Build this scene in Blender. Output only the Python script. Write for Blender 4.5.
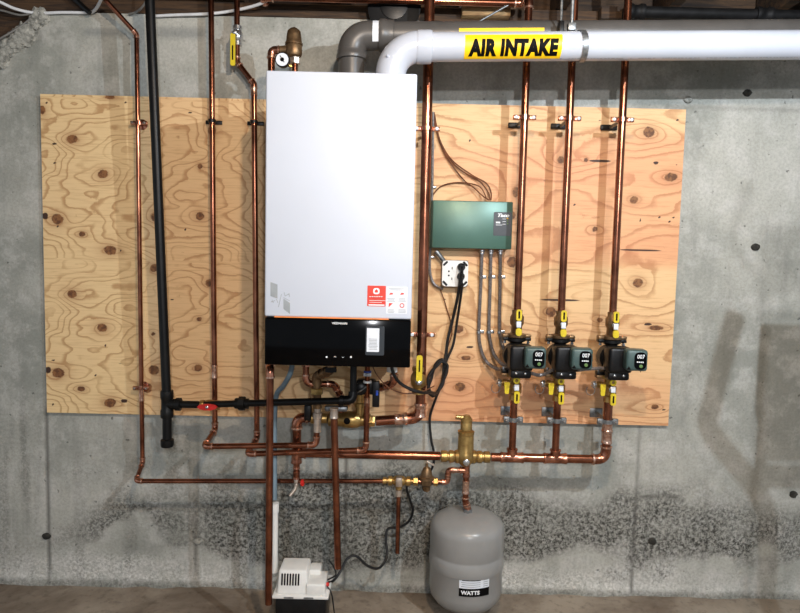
import bpy, bmesh, math, random
import numpy as np
from mathutils import Vector, Matrix, noise
random.seed(7)
sc = bpy.context.scene
COL = sc.collection
for o in list(bpy.data.objects): bpy.data.objects.remove(o)

# ------------------------------------------------------------------ camera
FPX = 620.0
CAM = Vector((0.0, -2.414, 1.337))
PITCH, ROLL, YAW = 0.0769, 0.0228, 0.0052
fw = Vector((math.sin(YAW)*math.cos(PITCH), math.cos(YAW)*math.cos(PITCH), -math.sin(PITCH)))
rt0 = Vector((math.cos(YAW), -math.sin(YAW), 0)); up0 = rt0.cross(fw)
RT = rt0*math.cos(ROLL) + up0*math.sin(ROLL)
UP = -rt0*math.sin(ROLL) + up0*math.cos(ROLL)
cd = bpy.data.cameras.new('camera'); cam = bpy.data.objects.new('camera', cd); COL.objects.link(cam)
cd.sensor_fit = 'HORIZONTAL'; cd.sensor_width = 36; cd.lens = FPX/800*36
cam.matrix_world = Matrix(((RT.x, UP.x, -fw.x, CAM.x), (RT.y, UP.y, -fw.y, CAM.y), (RT.z, UP.z, -fw.z, CAM.z), (0, 0, 0, 1)))
sc.camera = cam

# ------------------------------------------------------------------ light
world = bpy.data.worlds.new('world'); sc.world = world; world.use_nodes = True
world.node_tree.nodes['Background'].inputs[0].default_value = (0.80, 0.90, 1.0, 1)
world.node_tree.nodes['Background'].inputs[1].default_value = 0.40
def lamp(name, loc, energy, col, rad):
    l = bpy.data.lights.new(name, 'POINT'); l.energy = energy; l.color = col; l.shadow_soft_size = rad
    o = bpy.data.objects.new(name, l); o.location = loc; COL.objects.link(o); return o
lamp('warm_bulb', (0.19, -1.90, 2.26), 54, (1.0, 0.80, 0.60), 0.03)
lamp('added_fill', (0.45, -4.1, 2.05), 125, (0.95, 0.96, 1.0), 0.06)  # unseen fill light, added to soften shadows and put highlights on the pipes
lamp('cool_lamp', (0.98, -1.70, 2.17), 76, (0.80, 0.90, 1.0), 0.009)
sc.view_settings.view_transform = 'Standard'; sc.view_settings.look = 'None'
sc.view_settings.gamma = 1.0; sc.view_settings.use_curve_mapping = False
sc.view_settings.exposure = 0.42

# ------------------------------------------------------------------ helpers
def P(px, py, s):
    """point seen at photo pixel, standing s metres out from the wall (wall plane y=0)"""
    d = fw + RT*((px-400)/FPX) + UP*((306.5-py)/FPX)
    return CAM + d*((-s - CAM.y)/d.y)
def snap(pts, tol=0.045):
    n = len(pts); out = [p.copy() for p in pts]
    for ax, other in ((0, 2), (2, 0)):
        i = 0
        while i < n-1:
            j = i
            while j < n-1 and abs(pts[j+1][ax]-pts[j][ax]) < tol and abs(pts[j+1][other]-pts[j][other]) > 1.2*abs(pts[j+1][ax]-pts[j][ax]) and abs(pts[j+1].y-pts[j].y) < .02: j += 1
            if j > i:
                m = sum(pts[k][ax] for k in range(i, j+1))/(j-i+1)
                for k in range(i, j+1): out[k][ax] = m
                i = j
            else: i += 1
    return out
def PP(lst, do=True):
    pts = [P(*q) for q in lst]
    return snap(pts) if do else pts
def spline(pts, k=8):
    pts = [Vector(p) for p in pts]; out = []
    Q = [pts[0]*2-pts[1]] + pts + [pts[-1]*2-pts[-2]]
    for i in range(1, len(Q)-2):
        a, b, c, d = Q[i-1:i+3]
        for t in range(k):
            u = t/k
            out.append(.5*((2*b)+(c-a)*u+(2*a-5*b+4*c-d)*u*u+(3*b-a-3*c+d)*u**3))
    out.append(pts[-1]); return out
def frame(d):
    d = Vector(d).normalized(); a = Vector((0, 0, 1)) if abs(d.z) < .9 else Vector((1, 0, 0))
    u = d.cross(a).normalized(); return d, u, d.cross(u).normalized()

class MB:
    def __init__(s): s.v = []; s.f = []
    def tube(s, pts, r, n=12, caps=True):
        pts = [Vector(p) for p in pts]; m = len(pts)
        rs = r if isinstance(r, (list, tuple)) else [r]*m
        b0 = len(s.v); u = None
        for i, p in enumerate(pts):
            d = (pts[min(i+1, m-1)]-pts[max(i-1, 0)]).normalized()
            if u is None: _, u, w = frame(d)
            else:
                u = (u - d*u.dot(d)).normalized(); w = d.cross(u)
            for k in range(n):
                a = 2*math.pi*k/n; s.v.append(p + (u*math.cos(a)+w*math.sin(a))*rs[i])
        for i in range(m-1):
            for k in range(n):
                a = b0+i*n+k; b = b0+i*n+(k+1) % n
                s.f.append((a, b, b+n, a+n))
        if caps:
            s.f.append(tuple(b0+k for k in range(n))[::-1]); s.f.append(tuple(b0+(m-1)*n+k for k in range(n)))
        return s
    def lathe(s, o, axis, prof, n=20, caps=True, ang0=0):
        o = Vector(o); d, u, w = frame(axis); b0 = len(s.v)
        for (r, h) in prof:
            for k in range(n):
                a = 2*math.pi*k/n+ang0; s.v.append(o + d*h + (u*math.cos(a)+w*math.sin(a))*r)
        m = len(prof)
        for i in range(m-1):
            for k in range(n):
                a = b0+i*n+k; b = b0+i*n+(k+1) % n; s.f.append((a, b, b+n, a+n))
        if caps:
            s.f.append(tuple(b0+k for k in range(n))[::-1]); s.f.append(tuple(b0+(m-1)*n+k for k in range(n)))
        return s
    def box(s, c, size, bev=0, rot=None, seg=2):
        bm = bmesh.new(); bmesh.ops.create_cube(bm, size=1)
        for v in bm.verts: v.co = Vector((v.co.x*size[0], v.co.y*size[1], v.co.z*size[2]))
        if bev: bmesh.ops.bevel(bm, geom=bm.edges[:], offset=bev, segments=seg, affect='EDGES', profile=.5)
        s.bm(bm, c, rot); return s
    def bm(s, bm, c=(0, 0, 0), rot=None):
        b0 = len(s.v); bm.verts.index_update(); c = Vector(c)
        for v in bm.verts: s.v.append(c + ((rot @ v.co) if rot else v.co))
        for f in bm.faces: s.f.append(tuple(b0+v.index for v in f.verts))
        bm.free(); return s
    def plate(s, outline, y0, y1, c=(0, 0, 0), rot=None):
        """outline in xz, extruded along y"""
        n = len(outline); b0 = len(s.v); c = Vector(c)
        for y in (y0, y1):
            for (x, z) in outline:
                q = Vector((x, y, z)); s.v.append(c + ((rot @ q) if rot else q))
        s.f.append(tuple(b0+i for i in range(n))); s.f.append(tuple(b0+n+i for i in range(n))[::-1])
        for i in range(n):
            j = (i+1) % n; s.f.append((b0+j, b0+i, b0+n+i, b0+n+j))
        return s
    def build(s, name, mat, parent=None, loc=None, smooth=True, ang=40):
        org = Vector((0, 0, 0))
        if parent is not None: org = ORG[parent.name]
        elif loc is not None: org = Vector(loc)
        elif s.v:
            xs = [v.x for v in s.v]; ys = [v.y for v in s.v]; zs = [v.z for v in s.v]
            org = Vector(((min(xs)+max(xs))/2, (min(ys)+max(ys))/2, min(zs)))
        me = bpy.data.meshes.new(name); me.from_pydata([tuple(v-org) for v in s.v], [], s.f)
        me.materials.append(M[mat] if isinstance(mat, str) else mat)
        bmx = bmesh.new(); bmx.from_mesh(me); bmesh.ops.recalc_face_normals(bmx, faces=bmx.faces[:]); bmx.to_mesh(me); bmx.free()
        if smooth:
            me.shade_smooth(); me.set_sharp_from_angle(angle=math.radians(ang))
        o = bpy.data.objects.new(name, me); COL.objects.link(o)
        if parent is not None: o.parent = parent
        else: o.location = org
        ORG[o.name] = org
        if name in ('small_print', 'print_line', 'indicator_row', 'printed_diagram', 'broken_mortar', 'slot'): o['kind'] = 'stuff'
        return o
ORG = {}
def thing(name, label, cat, loc, group=None):
    o = bpy.data.objects.new(name, None); COL.objects.link(o); o.location = loc; o.empty_display_size = .05
    o['label'] = label; o['category'] = cat
    if group: o['group'] = group
    ORG[o.name] = Vector(loc); return o
def tag(o, label, cat, group=None):
    o['label'] = label; o['category'] = cat
    if group: o['group'] = group
    return o
def struct(o): o['kind'] = 'structure'; return o
def rrect(w, h, r, k=4):
    out = []
    for cx, cz, a0 in ((w/2-r, h/2-r, 0), (-w/2+r, h/2-r, 90), (-w/2+r, -h/2+r, 180), (w/2-r, -h/2+r, 270)):
        for i in range(k+1):
            a = math.radians(a0+90*i/k); out.append((cx+r*math.cos(a), cz+r*math.sin(a)))
    return out
def text_mb(txt, h, c, width=None, bold=0.0, shear=0, depth=.0006, spacing=1.0, wrap=None):
    """flat lettering facing the room (-y), centred on c; wrap=R bends it round a horizontal pipe of radius R"""
    cu = bpy.data.curves.new('t', 'FONT'); cu.body = txt; cu.align_x = 'CENTER'; cu.align_y = 'CENTER'
    cu.size = 1; cu.offset = bold; cu.shear = shear; cu.space_character = spacing; cu.resolution_u = 3
    to = bpy.data.objects.new('t', cu); COL.objects.link(to)
    dg = bpy.context.evaluated_depsgraph_get(); me = bpy.data.meshes.new_from_object(to.evaluated_get(dg))
    bpy.data.objects.remove(to); bpy.data.curves.remove(cu)
    bm = bmesh.new(); bm.from_mesh(me); bpy.data.meshes.remove(me)
    xs = [v.co.x for v in bm.verts]; ys = [v.co.y for v in bm.verts]
    x0, x1, y0, y1 = min(xs), max(xs), min(ys), max(ys)
    sz = h/(y1-y0); sx = sz if width is None else width/(x1-x0)
    for v in bm.verts: v.co = Vector(((v.co.x-(x0+x1)/2)*sx, 0, (v.co.y-(y0+y1)/2)*sz))
    if wrap:
        for i in range(-8, 9):
            bmesh.ops.bisect_plane(bm, geom=bm.verts[:]+bm.edges[:]+bm.faces[:], plane_co=(0, 0, i*h/17), plane_no=(0, 0, 1))
        for v in bm.verts:
            a = v.co.z/wrap; v.co = Vector((v.co.x, -wrap*math.cos(a), wrap*math.sin(a)))
    mb = MB(); mb.bm(bm, c)
    return mb

# ------------------------------------------------------------------ materials
M = {}
def lin(c):
    f = lambda x: x/12.92 if x <= .04045 else ((x+.055)/1.055)**2.4
    return tuple(f(x/255) for x in c)
class NT:
    def __init__(s, name):
        m = bpy.data.materials.new(name); m.use_nodes = True; s.m = m; s.t = m.node_tree
        s.b = s.t.nodes['Principled BSDF']; M[name] = m
    def n(s, typ, **kw):
        nd = s.t.nodes.new(typ)
        for k, v in kw.items():
            if k.startswith('i_'): nd.inputs[int(k[2:]) if k[2:].isdigit() else k[2:].replace('_', ' ')].default_value = v
            else: setattr(nd, k, v)
        return nd
    def l(s, a, b): s.t.links.new(a, b)
    def mix(s, fac, a, b, blend='MIX'):
        nd = s.n('ShaderNodeMix', data_type='RGBA', blend_type=blend)
        for sock, val in ((nd.inputs[0], fac), (nd.inputs[6], a), (nd.inputs[7], b)):
            if hasattr(val, 'links'): s.l(val, sock)
            else: sock.default_value = val if not isinstance(val, tuple) else (tuple(val)+(1,))[:4]
        return nd.outputs[2]
    def math(s, op, a, b=None, c=None, clamp=False):
        nd = s.n('ShaderNodeMath', operation=op, use_clamp=clamp)
        for i, v in enumerate((a, b, c)):
            if v is None: continue
            if hasattr(v, 'links'): s.l(v, nd.inputs[i])
            else: nd.inputs[i].default_value = v
        return nd.outputs[0]
    def noise(s, scale, detail=4, rough=.6, vec=None, dist=0):
        nd = s.n('ShaderNodeTexNoise'); nd.inputs['Scale'].default_value = scale; nd.inputs['Detail'].default_value = detail
        nd.inputs['Roughness'].default_value = rough; nd.inputs['Distortion'].default_value = dist
        if vec is not None: s.l(vec, nd.inputs['Vector'])
        return nd.outputs['Fac']
    def step(s, v, lo, hi):
        nd = s.n('ShaderNodeMapRange', interpolation_type='SMOOTHSTEP'); s.l(v, nd.inputs[0])
        nd.inputs[1].default_value = lo; nd.inputs[2].default_value = hi; return nd.outputs[0]
    def obj(s, scale=(1, 1, 1)):
        tc = s.n('ShaderNodeTexCoord'); mp = s.n('ShaderNodeMapping'); s.l(tc.outputs['Object'], mp.inputs[0]); mp.inputs['Scale'].default_value = scale
        return mp.outputs[0]
    def bump(s, h, strength=.3, dist=.002):
        nd = s.n('ShaderNodeBump'); nd.inputs['Strength'].default_value = strength; nd.inputs['Distance'].default_value = dist
        s.l(h, nd.inputs['Height']); s.l(nd.outputs[0], s.b.inputs['Normal'])
    def attr(s, name):
        nd = s.n('ShaderNodeAttribute', attribute_name=name); return nd.outputs['Fac']
def simple(name, c, rough=.5, metal=0, var=.12, scale=25, bump=0, c2=None, spec=None, coat=0):
    t = NT(name); c = lin(c); v = t.obj(); nz = t.noise(scale, 4, .6, v)
    dark = lin(c2) if c2 else tuple(x*(1-var*2) for x in c); lite = tuple(min(1, x*(1+var)) for x in c) if not c2 else c
    t.l(t.mix(t.step(nz, .3, .7), dark, lite), t.b.inputs['Base Color'])
    t.b.inputs['Roughness'].default_value = rough; t.b.inputs['Metallic'].default_value = metal
    if spec is not None: t.b.inputs['Specular IOR Level'].default_value = spec
    if coat: t.b.inputs['Coat Weight'].default_value = coat
    if bump: t.bump(t.noise(scale*4, 3, .6, v), bump, .001)
    return t
simple('copper', (168, 108, 82), .20, .95, scale=9, c2=(100, 58, 42))
simple('copper_fitting', (206, 144, 118), .22, .95, scale=30, c2=(126, 74, 54))
simple('solder_joint', (222, 188, 168), .25, .85, scale=60, c2=(170, 120, 96))
simple('solder', (205, 190, 175), .35, .8, var=.15)
simple('brass', (190, 158, 98), .34, .8, scale=30, c2=(140, 108, 60))
simple('bronze', (140, 112, 80), .45, .75, scale=40, c2=(96, 74, 52), bump=.2)
simple('chrome', (200, 200, 200), .25, .9, var=.1)
simple('galvanised', (150, 152, 152), .42, .75, scale=60, c2=(105, 108, 110))
simple('black_iron', (15, 15, 15), .40, 0, var=.25, scale=18, spec=.25)
simple('black_plastic', (17, 17, 18), .38, 0, var=.2, spec=.3)
simple('black_gloss', (4, 4, 5), .12, 0, var=.1, spec=.12)
simple('black_rubber', (16, 16, 17), .5, 0, var=.2)
simple('boiler_white', (200, 207, 219), .5, 0, var=.012, scale=3)
simple('white_plastic', (228, 228, 224), .4, 0, var=.03)
simple('pvc_white', (186, 191, 201), .26, 0, var=.02, scale=6)
simple('pvc_grey', (80, 77, 74), .38, 0, var=.08, scale=10)
simple('yellow', (212, 188, 34), .42, 0, var=.06)
simple('label_yellow', (250, 200, 12), .45, 0, var=.04)
simple('ink_black', (10, 9, 9), .6, 0, var=.1, spec=.08)
simple('ink_white', (235, 238, 240), .5, 0, var=.02)
simple('paper_white', (222, 227, 234), .5, 0, var=.02)
simple('ink_grey', (150, 156, 160), .5, 0, var=.06)
simple('label_red', (214, 62, 46), .45, 0, var=.06)
simple('red', (196, 34, 30), .4, 0, var=.12)
simple('blue', (40, 80, 190), .4, 0, var=.1)
simple('hose_blue', (106, 126, 138), .45, 0, var=.08)
simple('green_box', (74, 108, 96), .36, .25, var=.07, scale=6)
simple('green_edge', (32, 58, 48), .45, .1, var=.1)
simple('pump_green', (66, 87, 85), .42, .1, var=.08, scale=30)
simple('panel_dark', (40, 46, 52), .4, 0, var=.1)
simple('tank_grey', (142, 142, 140), .30, 0, var=.035, scale=8, coat=.25)
simple('wire_brown', (112, 66, 40), .5, 0, var=.2)
simple('cable_white', (214, 216, 218), .5, 0, var=.05)
simple('cable_grey', (120, 118, 114), .5, .3, var=.15)
simple('conduit', (132, 126, 124), .4, .6, var=.2, scale=120)
simple('dark_duct', (16, 16, 17), .6, 0, var=.3, spec=.2)
simple('led_green', (92, 124, 66), .5)
simple('mortar', (176, 175, 166), .95, 0, scale=60, c2=(112, 112, 106), bump=1.0)
simple('hole_dark', (60, 58, 52), .95, 0, scale=50, c2=(34, 32, 28), bump=.8)
t = simple('light_strip', (240, 140, 70), .4); t.b.inputs['Emission Color'].default_value = (1, .35, .08, 1); t.b.inputs['Emission Strength'].default_value = .2

t = NT('timber')
v = t.obj((1.2, 14, 14)); nz = t.noise(5, 5, .65, v, .6)
t.l(t.mix(t.step(nz, .3, .7), lin((34, 23, 15)), lin((80, 57, 35))), t.b.inputs['Base Color']); t.b.inputs['Roughness'].default_value = .8
t.bump(nz, .4, .004)
t = NT('timber_light')
v = t.obj((2, 14, 14)); nz = t.noise(5, 5, .65, v, .6)
t.l(t.mix(t.step(nz, .3, .7), lin((120, 92, 60)), lin((176, 146, 102))), t.b.inputs['Base Color']); t.b.inputs['Roughness'].default_value = .8

# concrete wall: stains with their own shapes come from mesh attributes
t = NT('concrete')
v = t.obj()
big = t.noise(1.6, 5, .6, v, .3); mid = t.noise(9, 5, .65, v); fine = t.noise(95, 4, .7, v); vert = t.noise(3, 4, .6, t.obj((6, 1, .6)))
base = t.mix(t.step(big, .36, .62), lin((142, 144, 136)), lin((178, 177, 168)))
base = t.mix(t.math('MULTIPLY', t.step(mid, .45, .65), .5), base, lin((196, 194, 188)))
base = t.mix(t.math('MULTIPLY', t.step(vert, .5, .75), .30), base, lin((120, 120, 114)))
pit = t.math('MULTIPLY', t.step(t.noise(46, 3, .5, v), .66, .74), .75)
base = t.mix(pit, base, lin((84, 84, 80)))
base = t.mix(t.math('MULTIPLY', t.step(fine, .40, .62), .24), base, lin((108, 108, 102)))
spk = t.step(t.noise(72, 6, .82, v, .4), .40, .60)
damp = t.math('MULTIPLY', t.attr('damp'), t.math('SUBTRACT', 1.0, t.math('MULTIPLY', spk, .80)), clamp=True)
base = t.mix(damp, base, lin((44, 42, 37)))
wspk = t.step(t.noise(85, 6, .82, v, .5), .40, .62)
base = t.mix(t.math('MULTIPLY', t.attr('salt'), wspk, clamp=True), base, lin((214, 212, 206)))
base = t.mix(t.attr('seam'), base, lin((70, 68, 64)))
base = t.mix(t.attr('smudge'), base, lin((112, 116, 116)))
t.l(base, t.b.inputs['Base Color']); t.b.inputs['Roughness'].default_value = .9
t.bump(t.math('ADD', t.math('MULTIPLY', fine, .5), t.math('SUBTRACT', mid, pit)), .5, .004)

t = NT('floor_concrete')
v = t.obj(); a = t.noise(2.2, 5, .65, v, .5); b = t.noise(30, 4, .7, v)
base = t.mix(t.step(a, .3, .7), lin((104, 90, 76)), lin((158, 146, 130)))
base = t.mix(t.math('MULTIPLY', t.step(b, .5, .7), .4), base, lin((70, 58, 46)))
t.l(base, t.b.inputs['Base Color']); t.b.inputs['Roughness'].default_value = .75; t.bump(b, .4, .004)

# plywood: growth rings are contour lines of the veneer height field stored on the mesh
t = NT('plywood')
v = t.obj()
fld = t.math('ADD', t.attr('veneer'), t.math('MULTIPLY', t.noise(18, 5, .65, v), .55))
fr = t.math('FRACT', t.math('MULTIPLY', fld, 1.0))
ring = t.step(fr, .62, .90)
ring = t.math('MULTIPLY', ring, t.math('SUBTRACT', 1.0, t.step(fr, .93, 1.0)))
ring = t.math('MULTIPLY', ring, t.step(t.noise(5, 3, .5, v), .2, .55))
hue = t.attr('hue')
light = t.mix(hue, lin((230, 202, 150)), lin((220, 162, 118)))
dark = t.mix(hue, lin((160, 114, 62)), lin((176, 110, 70)))
streak = t.noise(9, 5, .65, t.obj((1, 1, 16)))
light = t.mix(t.math('MULTIPLY', t.step(streak, .45, .8), .5), light, dark)
base = t.mix(t.math('MULTIPLY', ring, .66), light, dark)
base = t.mix(t.math('MULTIPLY', t.attr('halo'), .55), base, lin((150, 92, 50)))
kn = t.math('ADD', t.attr('knot'), t.math('MULTIPLY', t.math('SUBTRACT', t.noise(60, 3, .6, v), .5), .5))
base = t.mix(t.step(kn, .42, .58), base, t.mix(t.step(t.noise(70, 3, .6, v), .4, .6), lin((96, 58, 30)), lin((136, 90, 50))))
base = t.mix(t.step(t.attr('split'), .4, .6), base, lin((58, 34, 20)))
t.l(base, t.b.inputs['Base Color']); t.b.inputs['Roughness'].default_value = .62
t.bump(fld, .05, .002)
simple('ply_edge', (96, 60, 40), .8, 0, scale=60, c2=(58, 36, 26))

# ------------------------------------------------------------------ numpy noise
def vnoise(x, z, seed):
    xi = np.floor(x).astype(int); zi = np.floor(z).astype(int); fx = x-xi; fz = z-zi
    def h(a, b):
        q = np.sin(a*127.1+b*311.7+seed*74.7)*43758.5453; return q-np.floor(q)
    u = fx*fx*(3-2*fx); w = fz*fz*(3-2*fz)
    return (h(xi, zi)*(1-u)+h(xi+1, zi)*u)*(1-w)+(h(xi, zi+1)*(1-u)+h(xi+1, zi+1)*u)*w
def fbm(x, z, seed, oct=4):
    s = 0; a = .5
    for i in range(oct): s = s+a*vnoise(x*2**i, z*2**i, seed+i*13); a *= .5
    return s/(1-.5**oct)
def sst(v, lo, hi):
    q = np.clip((v-lo)/(hi-lo), 0, 1); return q*q*(3-2*q)
def grid(name, X, Z, y, attrs, mat, keep=None):
    nx, nz = len(X), len(Z); xx, zz = np.meshgrid(X, Z)
    yy = y if isinstance(y, np.ndarray) else np.full_like(xx, y)
    vs = np.stack([xx, yy, zz], -1).reshape(-1, 3)
    idx = np.arange(nx*nz).reshape(nz, nx)
    q = np.stack([idx[:-1, :-1], idx[:-1, 1:], idx[1:, 1:], idx[1:, :-1]], -1)
    if keep is not None: q = q[keep[:-1, :-1]]
    q = q.reshape(-1, 4)
    me = bpy.data.meshes.new(name); me.from_pydata(vs.tolist(), [], q.tolist())
    for k, a in attrs.items():
        at = me.attributes.new(k, 'FLOAT', 'POINT'); at.data.foreach_set('value', a.astype(np.float32).ravel())
    me.shade_smooth(); me.materials.append(M[mat])
    o = bpy.data.objects.new(name, me); COL.objects.link(o); return o

# ------------------------------------------------------------------ the room
WALL_TOP = P(140, 14, 0).z
X = np.arange(-3.2, 3.2001, .0125); Z = np.linspace(-.02, WALL_TOP, 185)
xx, zz = np.meshgrid(X, Z)
pxx = 400+xx*257; pyy = 592-zz*241            # rough photo position of each wall point, to place the stains
n1 = fbm(xx*5, zz*5, 3); n2 = fbm(xx*14, zz*14, 9)
topz = np.interp(pxx, [-200, 0, 40, 75, 110, 140, 170, 205, 300, 430, 520, 650, 800, 1000], [.10, .14, .20, .34, .45, .47, .44, .46, .47, .46, .44, .46, .42, .40])
botz = np.interp(pxx, [-200, 0, 90, 140, 200, 230, 430, 500, 650, 800, 1000], [.03, .05, .22, .28, .18, .06, .04, .12, .12, .12, .12])
zj = zz+(n1-.5)*.34+(n2-.5)*.10
damp = sst(zj, botz-.02, botz+.08)*(1-sst(zj, topz-.12, topz+.08))*(.66+1.0*n2)
damp *= np.interp(pxx, [0, 60, 100, 190, 230, 430, 500, 620, 800], [.55, .5, .85, .55, .95, .95, .9, .9, .7])
streaks = fbm(xx*16, zz*1.2, 21)
damp = np.maximum(damp, .42*sst(streaks, .56, .72)*sst(.9-zz, 0, .3)*(pxx < 260))
damp = np.maximum(damp, .55*sst(np.exp(-((zz-.004)/.02)**2), .2, .9))
salt = sst(.13+(n1-.5)*.14-zz, -.03, .06)*np.interp(pxx, [0, 100, 200, 260, 480, 520, 700, 760, 800], [.8, 1, .85, .25, .2, 1, .85, .4, .3])*sst(zz, .01, .03)*(.35+1.1*fbm(xx*9, zz*9, 77))
salt = np.maximum(salt, .55*np.exp(-((zz-(.44+.04*np.sin(xx*3)))/.05)**2)*n2*(pxx > 60)*(pxx < 250))
salt = np.maximum(salt, .5*sst(n1, .55, .7)*sst(zz, 1.3, 1.9)*(pxx > 660))
seam = np.zeros_like(xx)
for p_, z0_, z1_ in ((47, .0, .75), (199, .0, .75), (651, 0, .78), (352, 0, .6), (-60, 0, 2.3), (905, 0, 2.3)):
    sx = (p_-400)/257+(vnoise(zz*7, zz*0, p_)-.5)*.006
    seam = np.maximum(seam, .75*np.exp(-((xx-sx)/.005)**2)*sst(zz, z0_-.01, z0_+.02)*sst(z1_-zz, 0, .05))
zl = P(760, 110, 0).z
seam = np.maximum(seam, .45*np.exp(-((zz-zl)/.006)**2)*(pxx > 660))
ck = .26+.10*np.sin((pxx-650)/30.)*.25
seam = np.maximum(seam, .8*np.exp(-((zz-.385-.03*np.sin((pxx-640)/22.))/.006)**2)*(pxx > 640)*(pxx < 700))
smudge = np.zeros_like(xx)
for (ax, ay, bx_, by_, w_) in ((92, 33, 130, 33, 6), (163, 33, 208, 34, 9)):
    za = P((ax+bx_)/2, ay, 0).z
    smudge = np.maximum(smudge, .55*sst(pxx, ax-5, ax+3)*sst(-pxx, -bx_-5, -bx_+3)*np.exp(-((zz-za)/(w_/420))**4))
# the broken corner at the top of the wall, beside the timber
n5 = fbm(xx*18, zz*18, 5)
cx_, cz_ = P(42, 14, 0).x, P(0, 62, 0).z
edge_z = np.interp(xx, [P(-40, 60, 0).x, P(0, 58, 0).x, P(12, 44, 0).x, P(24, 32, 0).x, cx_], [P(0, 75, 0).z, P(0, 56, 0).z, P(0, 42, 0).z, P(0, 30, 0).z, WALL_TOP+.02])+(n5-.5)*.05
keep = ~((zz > edge_z) & (xx < cx_) & (xx > P(-42, 50, 0).x))
rough = np.exp(-((np.hypot(xx-P(22, 45, 0).x, zz-P(22, 45, 0).z))/.10)**2)
yy = -(n1-.5)*.006 - rough*(fbm(xx*26, zz*26, 8)-.35)*.05 + seam*.004 + sst(.05-zz, 0, .05)*(-.02*n2)
wall = struct(grid('wall_back', X, Z, yy, dict(damp=np.clip(damp, 0, 1), salt=np.clip(salt, 0, 1), seam=seam, smudge=smudge), 'concrete', keep)); ORG['wall_back'] = Vector((0, 0, 0))
# solid body of the wall behind its face
b = MB().box((.9, .11, WALL_TOP/2), (4.6, .18, WALL_TOP)).box((-2.5, .11, WALL_TOP/2), (1.4, .18, WALL_TOP)).box((-1.6, .11, 0.9), (.5, .18, 1.8))
b.build('wall_core', 'concrete', wall, smooth=False)
for (hx, hy, kind) in ((47, 536, 0), (198, 541, 1), (652, 541, 0), (755, 247, 0), (747, 93, 0), (688, 100, 1), (793, 494, 0)):
    p = P(hx, hy, 0); mb = MB(); bm = bmesh.new(); bmesh.ops.create_icosphere(bm, subdivisions=2, radius=1)
    for vv in bm.verts:
        k = 1+.35*(noise.noise(vv.co*2.2+Vector((hx, hy, 0)))); vv.co = Vector((vv.co.x*.017*k, vv.co.y*.010*k, vv.co.z*.014*k))
    mb.bm(bm, (p.x, -.002, p.z)); mb.build('tie_hole_patch', 'hole_dark' if kind == 0 else 'mortar', wall)
mb = MB()
for i in range(16):
    u = i/15; p = P(42-44*u+random.uniform(-5, 5), 18+38*u+random.uniform(-3, 9), .005)
    bm = bmesh.new(); bmesh.ops.create_icosphere(bm, subdivisions=3, radius=1); r_ = random.uniform(.018, .042)
    for vv in bm.verts:
        k = 1+.5*noise.noise(vv.co*2.5+p*9); vv.co = Vector((vv.co.x*r_*k, vv.co.y*r_*.6*k, vv.co.z*r_*k))
    mb.bm(bm, p)
mb.build('broken_mortar', 'mortar', wall)

nx_ = np.arange(-3.2, 3.2, .04); ny_ = np.arange(-4.6, .05, .04)
gx, gy = np.meshgrid(nx_, ny_)
me = bpy.data.meshes.new('floor'); hz = (fbm(gx*3, gy*3, 31)-.55)*.02
idx = np.arange(gx.size).reshape(gx.shape); q = np.stack([idx[:-1, :-1], idx[:-1, 1:], idx[1:, 1:], idx[1:, :-1]], -1).reshape(-1, 4)
me.from_pydata(np.stack([gx, gy, hz], -1).reshape(-1, 3).tolist(), [], q.tolist()); me.shade_smooth(); me.materials.append(M['floor_concrete'])
fl = struct(bpy.data.objects.new('floor', me)); COL.objects.link(fl)
mb = MB().box((-1.55, .06, WALL_TOP-.2), (.62, .05, .5)).build('trim_1', 'timber'); struct(mb)          # timber behind the broken corner
struct(MB().box((0, .07, WALL_TOP+.027), (6.4, .14, .05), .002).build('trim_2', 'timber'))              # sill plate
struct(MB().box((0, .13, WALL_TOP+.17), (6.4, .04, .24)).build('trim_3', 'timber'))                     # rim board
ceil = struct(MB().box((0, -2.2, WALL_TOP+.31), (6.4, 4.8, .02)).build('ceiling', 'timber_light', loc=(0, 0, 0)))
for i in range(16):
    MB().box((-3.05+i*.405, -2.25, WALL_TOP+.175), (.04, 4.7, .236)).build('ceiling_joist', 'timber', ceil, smooth=False)

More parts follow.
